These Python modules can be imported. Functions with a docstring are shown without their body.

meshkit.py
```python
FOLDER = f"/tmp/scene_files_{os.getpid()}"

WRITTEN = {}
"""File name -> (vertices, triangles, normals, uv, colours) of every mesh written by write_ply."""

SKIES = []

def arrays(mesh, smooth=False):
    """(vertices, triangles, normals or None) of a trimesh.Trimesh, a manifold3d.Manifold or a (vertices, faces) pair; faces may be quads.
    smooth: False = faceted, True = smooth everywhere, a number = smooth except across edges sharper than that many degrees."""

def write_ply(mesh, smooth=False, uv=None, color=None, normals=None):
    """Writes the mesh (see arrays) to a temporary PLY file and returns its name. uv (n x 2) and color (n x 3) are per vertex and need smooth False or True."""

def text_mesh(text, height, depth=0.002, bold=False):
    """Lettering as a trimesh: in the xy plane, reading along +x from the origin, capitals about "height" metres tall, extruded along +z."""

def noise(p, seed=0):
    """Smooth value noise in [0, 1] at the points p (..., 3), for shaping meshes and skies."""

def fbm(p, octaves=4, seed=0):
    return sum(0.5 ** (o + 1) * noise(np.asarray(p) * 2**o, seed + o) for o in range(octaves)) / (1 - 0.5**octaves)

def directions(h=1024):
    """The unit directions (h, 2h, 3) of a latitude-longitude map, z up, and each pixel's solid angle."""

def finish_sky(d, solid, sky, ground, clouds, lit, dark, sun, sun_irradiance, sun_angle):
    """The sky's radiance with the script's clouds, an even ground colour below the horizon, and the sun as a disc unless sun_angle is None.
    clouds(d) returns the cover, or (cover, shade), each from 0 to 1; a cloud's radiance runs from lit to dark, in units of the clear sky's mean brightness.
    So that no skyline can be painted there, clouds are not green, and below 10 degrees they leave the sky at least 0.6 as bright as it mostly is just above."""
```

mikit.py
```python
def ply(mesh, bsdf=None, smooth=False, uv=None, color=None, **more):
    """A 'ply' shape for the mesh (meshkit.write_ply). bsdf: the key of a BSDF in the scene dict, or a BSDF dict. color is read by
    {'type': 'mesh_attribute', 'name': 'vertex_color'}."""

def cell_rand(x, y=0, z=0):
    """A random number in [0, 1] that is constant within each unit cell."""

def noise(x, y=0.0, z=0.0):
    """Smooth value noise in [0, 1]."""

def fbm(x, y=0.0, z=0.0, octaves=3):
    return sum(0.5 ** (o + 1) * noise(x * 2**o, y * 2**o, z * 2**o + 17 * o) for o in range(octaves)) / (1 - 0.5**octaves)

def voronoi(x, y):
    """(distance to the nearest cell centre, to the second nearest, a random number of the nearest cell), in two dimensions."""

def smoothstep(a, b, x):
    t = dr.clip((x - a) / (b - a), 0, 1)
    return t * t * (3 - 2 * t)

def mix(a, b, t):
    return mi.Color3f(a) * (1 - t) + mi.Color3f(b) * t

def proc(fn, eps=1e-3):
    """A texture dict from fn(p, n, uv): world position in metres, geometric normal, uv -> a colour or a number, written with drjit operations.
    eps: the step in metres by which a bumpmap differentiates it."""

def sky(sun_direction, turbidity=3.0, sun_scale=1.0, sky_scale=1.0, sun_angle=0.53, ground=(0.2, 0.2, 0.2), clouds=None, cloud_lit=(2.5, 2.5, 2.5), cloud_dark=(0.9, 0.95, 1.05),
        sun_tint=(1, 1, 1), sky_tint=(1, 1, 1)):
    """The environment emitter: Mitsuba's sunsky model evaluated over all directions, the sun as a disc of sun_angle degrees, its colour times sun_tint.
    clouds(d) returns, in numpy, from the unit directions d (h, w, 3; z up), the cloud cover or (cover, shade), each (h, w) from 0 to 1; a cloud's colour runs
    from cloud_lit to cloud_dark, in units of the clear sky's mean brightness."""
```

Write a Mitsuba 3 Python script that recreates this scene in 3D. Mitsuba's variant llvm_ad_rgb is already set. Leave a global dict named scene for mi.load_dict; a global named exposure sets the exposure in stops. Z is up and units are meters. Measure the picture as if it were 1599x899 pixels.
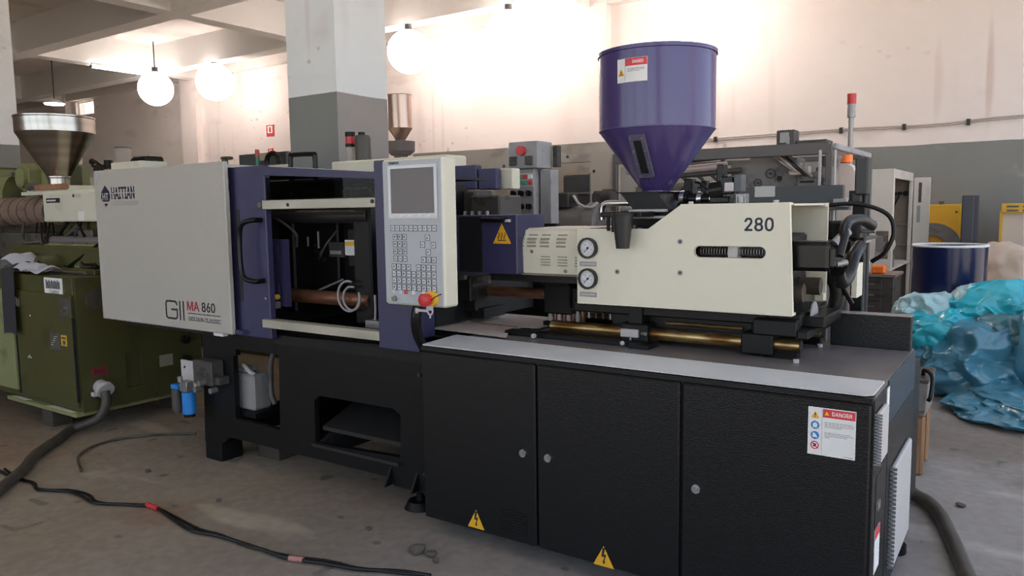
import math, random
import numpy as np, trimesh, mitsuba as mi, drjit as dr
import mikit, meshkit, manifold3d
from mikit import noise, fbm, smoothstep, mix, proc
from shapely.geometry import Polygon, box as sbox, Point
from shapely import union_all
from shapely.ops import unary_union

random.seed(4); rng = np.random.default_rng(7)
T = mi.ScalarTransform4f
scene, labels = {}, {}
PI = math.pi

# ------------------------------------------------------------------ camera, sky, lights, exposure
yaw, pitch, roll = np.radians([124.37541566, 5.82389262, 0.78822029])
fw = np.array([math.cos(yaw) * math.cos(pitch), math.sin(yaw) * math.cos(pitch), -math.sin(pitch)])
r0 = np.cross(fw, [0, 0, 1]); r0 /= np.linalg.norm(r0); d0 = np.cross(fw, r0)
rt = math.cos(roll) * r0 + math.sin(roll) * d0
up = -np.cross(fw, rt)
EYE = np.array([0.0, 0.0, 1.38])
scene['camera'] = {'type': 'perspective', 'fov_axis': 'x', 'fov': 2 * math.degrees(math.atan(799.5 / 1198.38)), 'near_clip': 0.05, 'far_clip': 200.0,
                   'to_world': T().look_at(origin=EYE.tolist(), target=(EYE + fw).tolist(), up=up.tolist())}
exposure = 2.05
LAMP = np.array([1.0, 0.86, 0.78]) * 3.6      # radiance of the globe lamps by the back wall
TUBE = np.array([1.0, 0.95, 0.85]) * 5.0
scene['sky'] = mikit.sky([-0.35, 0.55, 0.76], turbidity=3.0, sun_scale=2.2, sky_scale=2.8, ground=(0.47, 0.445, 0.41), sky_tint=(1.18, 1.0, 0.86),
                         clouds=lambda d: (np.full(d.shape[:2], 0.3), np.full(d.shape[:2], 0.35)), cloud_lit=(1.3, 1.35, 1.4), cloud_dark=(0.9, 0.95, 1.05))

# ------------------------------------------------------------------ materials
def rgb(*c): return {'type': 'rgb', 'value': [float(x) for x in c]}
def mat(name, color, rough=0.5, metallic=0.0, spec=0.5, **kw):
    b = {'type': 'principled', 'base_color': rgb(*color) if isinstance(color, (tuple, list)) else color, 'roughness': float(rough), 'metallic': float(metallic), 'specular': float(spec), **kw}
    scene['m_' + name] = {'type': 'twosided', 'bsdf': b}
    return 'm_' + name
def bumped(name, inner, fn, scale, eps=2e-3):
    scene['m_' + name] = {'type': 'twosided', 'bsdf': {'type': 'bumpmap', 'arbitrary': proc(fn, eps), 'scale': scale, 'bsdf': inner}}
    return 'm_' + name

def blotch(p, s, seed=0.0):
    return fbm(p.x * s + seed, p.y * s + 3.1 * seed, p.z * s)
def wall_col(h, ca=(0.73, 0.665, 0.635), cb=(0.80, 0.755, 0.735), side=0.0):
    def fn(p, n, uv):
        base = mix(ca, cb, blotch(p, 0.8))
        s = smoothstep(0.60, 0.82, fbm(p.x * 1.6, p.y * 1.6, p.z * 2.6 + 7.0, 4))
        base = mix(base, (0.52, 0.46, 0.43), 0.42 * s)
        st = smoothstep(0.63, 0.85, noise(p.x * 9.0, p.y * 9.0, p.z * 0.7)) * smoothstep(0.5, 0.75, noise(p.x * 0.7 + 4.4, p.y * 0.7, 1.5))
        base = mix(base, (0.50, 0.36, 0.31), 0.5 * st)
        sp = smoothstep(0.86, 0.93, noise(p.x * 9.0, p.y * 9.0, p.z * 12.0)) * smoothstep(0.5, 0.7, noise(p.x * 0.9, p.y, p.z * 0.9))
        base = mix(base, (0.36, 0.31, 0.29), 0.5 * sp)
        dado = mix((0.20, 0.212, 0.205), (0.25, 0.255, 0.243), blotch(p, 1.3, 2.0))
        ps = smoothstep(0.66, 0.74, fbm(p.x * 1.5 + 2.0, p.y * 1.5, p.z * 2.2 + 1.0, 4))
        dado = mix(dado, (0.40, 0.37, 0.33), 0.7 * ps * (1 - side))
        if side: dado = mix(dado, (0.42, 0.37, 0.355), 0.75 * smoothstep(0.5, 0.6, n.x) * smoothstep(-7.0, -6.0, p.x) * (0.6 + 0.4 * blotch(p, 5.0)))   # bright side of the nearer pillar: lamp glare painted into the dado colour
        k = smoothstep(h - 0.004, h + 0.004, p.z + 0.012 * noise(p.x * 3, p.y * 3, 0))
        return mix(dado, base, k)
    return fn
def wallmat(name, h, *more):
    scene['m_' + name] = {'type': 'twosided', 'bsdf': {'type': 'principled', 'base_color': proc(wall_col(h, *more)), 'roughness': 0.8, 'specular': 0.2}}
    return 'm_' + name
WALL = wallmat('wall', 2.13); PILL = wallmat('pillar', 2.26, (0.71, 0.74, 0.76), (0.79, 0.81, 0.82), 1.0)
def ceil_col(p, n, uv):
    b = mix((0.60, 0.56, 0.53), (0.70, 0.66, 0.63), blotch(p, 0.9, 5.0))
    return mix(b, (0.45, 0.40, 0.37), 0.4 * smoothstep(0.62, 0.8, fbm(p.x * 1.7, p.y * 1.7, p.z, 4)))
CEIL = mat('ceiling', proc(ceil_col), 0.85, spec=0.2)
BEAM = mat('beam', proc(lambda p, n, uv: mix((0.68, 0.68, 0.67), (0.77, 0.76, 0.74), blotch(p, 0.9, 5.0))), 0.85, spec=0.2)
def floor_col(p, n, uv):
    b = mix((0.25, 0.225, 0.205), (0.33, 0.305, 0.285), fbm(p.x * 0.9, p.y * 0.9, 2.0, 4))
    w = 0.35 * fbm(p.x * 2.0, p.y * 2.0, 6.0, 2)
    b = mix(b, (0.17, 0.135, 0.105), 0.75 * smoothstep(0.50, 0.72, fbm(p.x * 0.55 + 8.1 + w, p.y * 0.8 + 2.0, 0.0, 4)))
    b = mix(b, (0.24, 0.15, 0.12), 0.5 * smoothstep(0.58, 0.75, fbm(p.x * 1.3 + 1.1 + w, p.y * 1.6 + 5.0, 4.0, 3)))
    b = mix(b, (0.55, 0.51, 0.45), 0.45 * smoothstep(0.66, 0.80, fbm(p.x * 0.8 + 3.3, p.y * 3.3 + w, 9.0, 4)))
    oil = 1 - smoothstep(-2.6, -0.6, p.x + 0.8 * fbm(p.x * 1.2, p.y * 1.2, 3.0, 3) - 0.35 * (p.y - 3.0))
    b = mix(b, b * mi.Color3f(0.92, 0.82, 0.66), oil)
    b = mix(b, (0.08, 0.07, 0.06), 0.5 * smoothstep(0.90, 0.95, noise(p.x * 9.0, p.y * 9.0, 3.0)))
    return b * (0.88 + 0.24 * fbm(p.x * 30, p.y * 30, 0.0, 2))
scene['m_floor'] = {'type': 'twosided', 'bsdf': {'type': 'principled', 'base_color': proc(floor_col), 'roughness': proc(lambda p, n, uv: 0.48 + 0.3 * noise(p.x * 2.0, p.y * 2.0, 1.0)), 'specular': 0.35}}
FLOOR = 'm_floor'

CREAM = mat('cream', (0.68, 0.645, 0.52), 0.42)
WHITEP = mat('panel_white', (0.43, 0.405, 0.36), 0.45)
CTLGREY = mat('control_grey', (0.42, 0.44, 0.46), 0.4)
CTLKEY = mat('key_grey', (0.52, 0.54, 0.56), 0.4)
CTLDARK = mat('key_frame', (0.16, 0.165, 0.175), 0.5)
SCREEN = mat('screen', (0.17, 0.155, 0.155), 0.55)
FILM = mat('film', (0.55, 0.56, 0.58), 0.18, spec=0.8)
BLUE = mat('navy', (0.040, 0.038, 0.095), 0.38)
HOPBLUE = mat('hopper_blue', (0.062, 0.042, 0.145), 0.22, spec=0.6, clearcoat=0.5, clearcoat_gloss=0.8)
BLACK = mat('black', (0.006, 0.006, 0.0065), 0.42, spec=0.28)
CAB = bumped('cabinet', {'type': 'principled', 'base_color': rgb(0.0052, 0.0052, 0.006), 'roughness': 0.38, 'specular': 0.36}, lambda p, n, uv: noise(p.x * 260, p.y * 260, p.z * 260), 0.0006, 1e-3)
INNER = mat('inner_black', (0.006, 0.006, 0.006), 0.6)
RUBBER = mat('rubber', (0.0065, 0.0065, 0.0065), 0.35, spec=0.3)
PLASTIC = mat('black_plastic', (0.005, 0.005, 0.0055), 0.22, spec=0.3)
STRIP = mat('strip', proc(lambda p, n, uv: mix((0.44, 0.44, 0.44), (0.58, 0.58, 0.575), blotch(p, 5.0))), 0.45)
TOPDARK = mat('deck', proc(lambda p, n, uv: mix((0.11, 0.098, 0.096), (0.165, 0.148, 0.145), blotch(p, 6.0))), 0.35)
SILVER = mat('silver', (0.56, 0.55, 0.52), 0.35, 0.85)
RAIL = mat('rail', proc(lambda p, n, uv: mix((0.36, 0.34, 0.28), (0.60, 0.57, 0.47), noise(p.x * 4, 0, p.z * 10))), 0.4, 0.3)
CHROME = mat('chrome', (0.62, 0.62, 0.62), 0.18, 1.0)
BRONZE = mat('greased_rod', proc(lambda p, n, uv: mix((0.16, 0.075, 0.022), (0.50, 0.36, 0.16), smoothstep(0.3, 0.75, fbm(p.x * 10, p.y * 30, p.z * 30)))), 0.28, 0.8)
COPPER = mat('rusty_rod', proc(lambda p, n, uv: mix((0.13, 0.05, 0.03), (0.36, 0.17, 0.10), fbm(p.x * 12, p.y * 30, p.z * 30))), 0.35, 0.6)
STEEL = mat('steel', (0.30, 0.29, 0.28), 0.4, 0.7)
DKSTEEL = mat('dark_steel', (0.032, 0.031, 0.031), 0.4, 0.3)
RED = mat('red', (0.55, 0.035, 0.04), 0.35)
YEL = mat('yellow', (0.80, 0.42, 0.02), 0.45)
BRASSY = mat('yellow_knob', (0.55, 0.32, 0.03), 0.4)
WHITE = mat('white', (0.74, 0.73, 0.71), 0.5)
LBLRED = mat('label_red', (0.62, 0.05, 0.06), 0.5)
LBLBLUE = mat('label_blue', (0.03, 0.20, 0.52), 0.5)
INK = mat('ink', (0.02, 0.02, 0.03), 0.5)
INKG = mat('ink_grey', (0.36, 0.345, 0.34), 0.6)
INKNAVY = mat('ink_navy', (0.014, 0.016, 0.042), 0.5)
INKRED = mat('ink_red', (0.30, 0.03, 0.05), 0.5)
BLUEPL = mat('blue_plastic', (0.02, 0.22, 0.62), 0.35)
def worn(a, b, c, s=3.0, k=0.5):
    def fn(p, n, uv):
        v = mix(a, b, blotch(p, s))
        return mix(v, c, k * smoothstep(0.55, 0.75, fbm(p.x * s * 2.3 + 9, p.y * s * 2.3, p.z * s * 2.3, 4)))
    return fn
GREEN = mat('green', proc(worn((0.052, 0.050, 0.014), (0.072, 0.070, 0.021), (0.028, 0.025, 0.010), 2.2, 0.35)), 0.45)
GREENL = mat('green_light', proc(worn((0.19, 0.20, 0.085), (0.25, 0.26, 0.12), (0.05, 0.05, 0.025), 3.0, 0.45)), 0.45)
GRIME = mat('grime', proc(worn((0.05, 0.045, 0.035), (0.10, 0.09, 0.07), (0.02, 0.018, 0.015), 6.0, 0.7)), 0.5)
STAIN = mat('stainless', proc(lambda p, n, uv: mix((0.40, 0.37, 0.33), (0.56, 0.52, 0.47), noise(p.x * 2, p.y * 2, p.z * 30))), 0.24, 1.0)
COPSTAIN = mat('warm_stainless', (0.62, 0.46, 0.38), 0.3, 0.9)
BARREL = mat('barrel', proc(worn((0.15, 0.095, 0.07), (0.24, 0.17, 0.13), (0.05, 0.035, 0.03), 5.0, 0.6)), 0.6)
CREAMOLD = mat('cream_old', proc(worn((0.55, 0.53, 0.43), (0.64, 0.62, 0.51), (0.38, 0.33, 0.24), 3.0, 0.3)), 0.5)
BEIGE = mat('beige', proc(worn((0.46, 0.385, 0.315), (0.55, 0.47, 0.39), (0.25, 0.19, 0.15), 2.5, 0.5)), 0.6)
GREY = mat('machine_grey', proc(worn((0.165, 0.15, 0.138), (0.225, 0.205, 0.19), (0.045, 0.036, 0.030), 5.0, 0.65)), 0.5)
GREYD = mat('machine_grey_dark', proc(worn((0.046, 0.042, 0.039), (0.078, 0.070, 0.064), (0.014, 0.012, 0.011), 6.0, 0.6)), 0.5)
GREYB = mat('bluish_grey', (0.068, 0.075, 0.08), 0.45)
PENDG = mat('pendant_grey', proc(worn((0.27, 0.265, 0.27), (0.34, 0.335, 0.34), (0.15, 0.14, 0.14), 5.0, 0.4)), 0.45)
FRAMEM = mat('frame_metal', (0.115, 0.105, 0.10), 0.45, 0.3)
PIPEM = mat('pink_pipe', (0.50, 0.40, 0.37), 0.4, 0.2)
TAN = mat('tan_sack', proc(worn((0.42, 0.33, 0.26), (0.56, 0.46, 0.37), (0.25, 0.19, 0.15), 3.0, 0.3)), 0.75)
TANBOX = mat('tan_box', proc(worn((0.48, 0.41, 0.34), (0.55, 0.48, 0.41), (0.35, 0.28, 0.22), 2.0, 0.4)), 0.7)
SHEET = mat('paper_sheet', proc(worn((0.44, 0.36, 0.315), (0.52, 0.44, 0.39), (0.36, 0.28, 0.23), 4.0, 0.3)), 0.7)
WOOD = mat('wood', proc(lambda p, n, uv: mix((0.20, 0.095, 0.045), (0.40, 0.22, 0.12), noise(p.x * 60, p.y * 60, p.z * 5))), 0.6)
WOODD = mat('wood_dark', (0.055, 0.042, 0.03), 0.7)
LOCK = mat('locker', proc(worn((0.55, 0.51, 0.46), (0.62, 0.585, 0.53), (0.42, 0.36, 0.30), 2.0, 0.3)), 0.5)
LOCKIN = mat('locker_inside', (0.20, 0.16, 0.13), 0.6)
DRUM = mat('drum_blue', (0.003, 0.008, 0.05), 0.22, spec=0.5)
ORANGE = mat('orange', (0.95, 0.20, 0.02), 0.4)
MILKY = mat('milky', (0.62, 0.52, 0.46), 0.35)
CLOTHW = mat('cloth_pale', (0.40, 0.40, 0.43), 0.9)
CLOTHD = mat('cloth_dark', (0.03, 0.03, 0.035), 0.9)
SHADEG = mat('grey_felt', (0.16, 0.14, 0.14), 0.8)
HOSE = mat('hose', proc(lambda p, n, uv: mix((0.03, 0.027, 0.022), (0.085, 0.07, 0.055), blotch(p, 9.0))), 0.5)
GAUGEF = mat('gauge_face', (0.60, 0.61, 0.62), 0.35)
CONC = mat('debris', (0.10, 0.085, 0.07), 0.9)
SLATE = mat('louvre', (0.30, 0.285, 0.23), 0.6)
VENT = mat('vent_grey', (0.47, 0.44, 0.43), 0.5)
def film_mat(name, a, b):
    col = proc(lambda p, n, uv: mix(a, b, blotch(p, 4.0)))
    scene['m_' + name] = {'type': 'bumpmap', 'arbitrary': proc(lambda p, n, uv: 1 - dr.abs(fbm(p.x * 8, p.y * 8, p.z * 5, 2) * 2 - 1) * 2, 3e-3), 'scale': 0.006,
        'bsdf': {'type': 'blendbsdf', 'weight': 0.35, 'one': {'type': 'twosided', 'bsdf': {'type': 'principled', 'base_color': col, 'roughness': 0.16, 'specular': 0.9, 'clearcoat': 1.0, 'clearcoat_gloss': 0.9}},
                 'two': {'type': 'principledthin', 'base_color': col, 'roughness': 0.2, 'spec_trans': 0.0, 'diff_trans': 1.0, 'eta': 1.5}}}
    return 'm_' + name
BAG1 = film_mat('bag_blue', (0.07, 0.25, 0.37), (0.13, 0.36, 0.48))
BAG2 = film_mat('bag_turquoise', (0.02, 0.47, 0.59), (0.05, 0.60, 0.70))
BAG3 = film_mat('bag_teal', (0.07, 0.19, 0.23), (0.13, 0.28, 0.31))
BAG4 = film_mat('bag_pale', (0.42, 0.66, 0.68), (0.58, 0.78, 0.78))
scene['m_pane'] = {'type': 'thindielectric', 'int_ior': 1.5}
PANE = 'm_pane'
scene['m_smoked'] = {'type': 'thindielectric', 'int_ior': 1.5, 'specular_transmittance': 0.4, 'specular_reflectance': 0.12}
scene['m_clear'] = {'type': 'principledthin', 'base_color': rgb(0.7, 0.66, 0.62), 'roughness': 0.2, 'spec_trans': 0.0, 'diff_trans': 0.9, 'eta': 1.45}
CLEAR = 'm_clear'

# ------------------------------------------------------------------ mesh helpers
def cat(*ms): return trimesh.util.concatenate([m for m in ms if m is not None])
def box(x0, x1, y0, y1, z0, z1, c=0.0):
    x0, x1 = sorted((x0, x1)); y0, y1 = sorted((y0, y1)); z0, z1 = sorted((z0, z1))
    if c <= 0:
        m = trimesh.creation.box((x1 - x0, y1 - y0, z1 - z0)); m.apply_translation([(x0 + x1) / 2, (y0 + y1) / 2, (z0 + z1) / 2]); return m
    c = min(c, 0.49 * min(x1 - x0, y1 - y0, z1 - z0)); pts = []
    for X, sx in ((x0, 1), (x1, -1)):
        for Y, sy in ((y0, 1), (y1, -1)):
            for Z, sz in ((z0, 1), (z1, -1)):
                pts += [[X + sx * c, Y + sy * c, Z], [X + sx * c, Y, Z + sz * c], [X, Y + sy * c, Z + sz * c]]
    return trimesh.convex.convex_hull(np.array(pts))
def cyl(p0, p1, r, n=24, r1=None):
    p0, p1 = np.array(p0, float), np.array(p1, float); d = p1 - p0; L = np.linalg.norm(d)
    r1 = r if r1 is None else r1
    m = trimesh.creation.revolve([[0, 0], [r, 0], [r1, L], [0, L]], sections=n)
    m.apply_transform(trimesh.geometry.align_vectors([0, 0, 1], d / L)); m.apply_translation(p0); return m
def lathe(prof, c, n=48):
    m = trimesh.creation.revolve(np.array(prof, float), sections=n); m.apply_translation(c); return m
def prism(poly, axis, a, b):
    """poly in (x,z) along y, (x,y) along z, or (y,z) along x, from a to b"""
    if hasattr(poly, 'geoms'): return cat(*[prism(g_, axis, a, b) for g_ in poly.geoms])
    if not hasattr(poly, 'exterior'): poly = Polygon(poly)
    m = trimesh.creation.extrude_polygon(poly.buffer(0), abs(b - a), engine='earcut'); v = m.vertices.copy(); lo = min(a, b)
    if axis == 'y': m.vertices = np.stack([v[:, 0], v[:, 2] + lo, v[:, 1]], 1); m.invert()
    elif axis == 'z': m.vertices = np.stack([v[:, 0], v[:, 1], v[:, 2] + lo], 1)
    else: m.vertices = np.stack([v[:, 2] + lo, v[:, 0], v[:, 1]], 1)
    return m
def curve(pts, n=8):
    p = np.array(pts, float)
    if len(p) < 3: return p
    q = np.vstack([2 * p[0] - p[1], p, 2 * p[-1] - p[-2]]); out = []
    for i in range(1, len(q) - 2):
        for t in np.linspace(0, 1, n, endpoint=False):
            a, b, c, d = q[i - 1:i + 3]
            out.append(0.5 * (2 * b + (c - a) * t + (2 * a - 5 * b + 4 * c - d) * t * t + (3 * b - a - 3 * c + d) * t ** 3))
    return np.vstack(out + [p[-1]])
def tube(pts, r, sides=10, n=8, smooth=True):
    p = curve(pts, n) if smooth else np.array(pts, float)
    t = np.gradient(p, axis=0); t /= np.linalg.norm(t, axis=1, keepdims=True) + 1e-12
    u = np.cross(t[0], [0, 0, 1] if abs(t[0][2]) < 0.9 else [1, 0, 0]); vs = []
    ang = np.arange(sides) * 2 * PI / sides
    rr = np.broadcast_to(r, (len(p),))
    for i in range(len(p)):
        u = u - t[i] * (u @ t[i]); u /= np.linalg.norm(u); w = np.cross(t[i], u)
        vs.append(p[i] + rr[i] * (np.cos(ang)[:, None] * u + np.sin(ang)[:, None] * w))
    N = len(p); f = []
    for i in range(N - 1):
        for j in range(sides):
            a, b = i * sides + j, i * sides + (j + 1) % sides
            f += [[a, b, b + sides], [a, b + sides, a + sides]]
    vs = np.vstack(vs + [p[:1], p[-1:]])
    for j in range(sides):
        f += [[N * sides, (j + 1) % sides, j], [N * sides + 1, (N - 1) * sides + j, (N - 1) * sides + (j + 1) % sides]]
    return trimesh.Trimesh(vs, f, process=False)
def ball(c, r, sub=3, s=(1, 1, 1)):
    m = trimesh.creation.icosphere(sub, 1.0); m.vertices = m.vertices * (np.array(s) * r) + np.array(c); return m
def disc_y(x, y, z, r, t=0.01, n=28): return cyl((x, y, z), (x, y - t, z), r, n)       # faces -y
def ring_y(x, y, z, r0, r1, t=0.01, n=32):
    return prism(Point(x, z).buffer(r1, n // 4).difference(Point(x, z).buffer(r0, n // 4)), 'y', y - t, y)
def text(txt, x0, x1, zb, h, y, bold=False, t=0.0012, slit=False):
    """lettering on a face that looks towards -y, fitted between x0 and x1"""
    m = meshkit.text_mesh(txt, h, t, bold); b = m.bounds
    v = m.vertices.copy(); v[:, 0] = (v[:, 0] - b[0, 0]) * ((x1 - x0) / (b[1, 0] - b[0, 0])) + x0
    m.vertices = np.stack([v[:, 0], y - v[:, 2], v[:, 1] + zb], 1)
    m.invert() if m.volume < 0 else None
    if slit:
        g = 0.045 * h; mid = zb + 0.5 * h
        m = cat(m.slice_plane([0, 0, mid + g], [0, 0, 1]), m.slice_plane([0, 0, mid - g], [0, 0, -1]))
    return m
def to_x(m, x, yref):
    """turn a mesh that was built to face -y (about the plane y = yref, running along +x from 0) so that it faces +x, running along +y"""
    v = m.vertices.copy(); m = m.copy(); m.vertices = np.stack([x + (yref - v[:, 1]), v[:, 0], v[:, 2]], 1); return m
def tri_y(x, z, s, y, t=0.001): return prism([(x - s / 2, z), (x + s / 2, z), (x, z + s * 0.92)], 'y', y - t, y)

COUNT = {}
def add(parent, name, mesh, m, smooth=False, label=None, kind=None):
    base = f'{parent}__{name}' if parent else name
    n = COUNT.get(base, 0); COUNT[base] = n + 1
    key = base if n == 0 else f'{base}_{n:03d}'
    scene[key] = mikit.ply(mesh, m, smooth)
    d = {}
    if label: d['label'] = label
    if kind: d['kind'] = kind
    if d: labels[key] = d
    return key
def thing(name, label, cat_, group=None):
    n = COUNT.get(name, 0); COUNT[name] = n + 1
    key = name if n == 0 else f'{name}_{n:03d}'
    labels[key] = {'label': label, 'category': cat_}
    if group: labels[key]['group'] = group
    return key
def single(name, mesh, m, label, cat_, smooth=False, group=None, kind=None):
    k = add(None, name, mesh, m, smooth)
    labels[k] = {'label': label, 'category': cat_}
    if group: labels[k]['group'] = group
    if kind: labels[k]['kind'] = kind
    return k
def struct(name, mesh, m, smooth=False, label=None):
    scene[name] = mikit.ply(mesh, m, smooth); labels[name] = {'kind': 'structure', **({'label': label} if label else {})}
    COUNT[name] = 1
    return name

# ------------------------------------------------------------------ the hall
XL, XR, YF, YB, ZC, ZB = -26.0, 2.4, -4.2, 11.0, 5.05, 4.47
struct('floor', box(XL, XR, YF, YB + 0.2, -0.15, 0), FLOOR, label='stained grey concrete factory floor')
cpoly = sbox(XL - .2, YF - .2, XR + .2, YB + .2)
for ya, yb in ((1.75, 4.0), (4.5, 7.0), (7.5, 9.7)): cpoly = cpoly.difference(sbox(-0.7, ya, 2.2, yb))      # unseen rooflight openings, added to brighten the right-hand aisle
struct('ceiling', prism(cpoly, 'z', ZC, ZC + 0.2), CEIL, label='pale concrete ceiling with deep crossing beams')
for y in (-1.25, 1.5, 4.25, 7.25, 9.98):
    add('ceiling', 'beam', box(XL, XR, y - 0.16, y + 0.16, ZB, ZC), BEAM)
for x in (-22.5, -16.28, -11.26, -6.05, -0.9):
    add('ceiling', 'beam', box(x - 0.16, x + 0.16, YF, YB, ZB + 0.002, ZC), BEAM)
# back wall with a small high window at its left end
wx0, wx1, wz0, wz1 = -21.95, -21.0, 4.10, 4.47
wp = Polygon([(XL - .2, 0), (XR + .2, 0), (XR + .2, ZC), (XL - .2, ZC)]).difference(sbox(wx0, wz0, wx1, wz1))
struct('wall_back', prism(wp, 'y', YB, YB + 0.25), WALL, label='pinkish white plaster back wall with grey painted lower part')
add('wall_back', 'wall_beam', box(XL, XR, YB - 0.14, YB, ZB + 0.02, ZC), CEIL)
for x in (-22.5, -16.52, -11.3, -5.9):
    add('wall_back', 'pilaster', box(x - 0.3, x + 0.3, YB - 0.16, YB, 0, ZC), WALL)
struct('window_1', prism(sbox(wx0, wz0, wx1, wz1).difference(sbox(wx0 + .04, wz0 + .03, wx1 - .04, wz1 - .03)), 'y', YB + .08, YB + .14), WHITE)
add('window_1', 'pane', box(wx0 + .04, wx1 - .04, YB + .105, YB + .11, wz0 + .03, wz1 - .03), PANE)
struct('wall_left', box(XL - .2, XL, YF, YB, 0, ZC), WALL)
# right wall: two wide loading doors stand open
rp = Polygon([(YF, 0), (YB, 0), (YB, ZC), (YF, ZC)]).difference(sbox(-3.6, 0.0, 3.2, 4.46)).difference(sbox(3.6, 0.0, 9.8, 4.46))
struct('wall_right', prism(rp, 'x', XR, XR + .2), WALL)
# front wall behind the camera: a row of tall open bays
fp = Polygon([(XL, 0), (XR, 0), (XR, ZC), (XL, ZC)])
for x in np.arange(-9.9, 0.5, 3.0): fp = fp.difference(sbox(x, 0.1, x + 2.7, 4.46))
struct('wall_front', prism(fp, 'y', YF - .2, YF), WALL)
# pillars
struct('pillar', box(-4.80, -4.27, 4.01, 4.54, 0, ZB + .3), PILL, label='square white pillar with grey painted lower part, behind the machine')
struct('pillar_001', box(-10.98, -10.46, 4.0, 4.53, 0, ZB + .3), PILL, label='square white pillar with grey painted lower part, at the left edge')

# lamps near the back wall
def globe_lamp(x, y, z, r, label, power=1.0):
    t = thing('globe_lamp', label, 'lamp', 'glowing round lamps by the back wall')
    add(t, 'glare_globe', ball((x, y, z), r, 3), 'm_white', True)  # ball swollen to the size of the glare round the bulb
    scene[f'{t}__glare_globe']['emitter'] = {'type': 'area', 'radiance': rgb(*(LAMP * power))}
    add(t, 'cap', cyl((x, y, z + r * 0.97), (x, y, z + r + 0.09), 0.06, 16), DKSTEEL, 40)
    add(t, 'cord', cyl((x, y, z + r + 0.08), (x, y, ZC), 0.011, 8), DKSTEEL)
globe_lamp(-8.79, 10.0 - .1, 4.02, 0.36, 'glowing round lamp just right of the white pillar')
globe_lamp(-6.77, 9.9, 4.01, 0.38, 'glowing round lamp hanging left of the purple hopper')
globe_lamp(-4.06, 9.9, 4.00, 0.40, 'glowing round lamp above the purple hopper, cut by the top edge')
globe_lamp(-15.75, 9.6, 4.06, 0.36, 'glowing round lamp with dark fitting, leftmost of the far lamps', 0.6)
globe_lamp(-14.1, 9.9, 4.07, 0.38, 'glowing round lamp left of the white pillar, right one of the far pair', 0.8)
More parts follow.
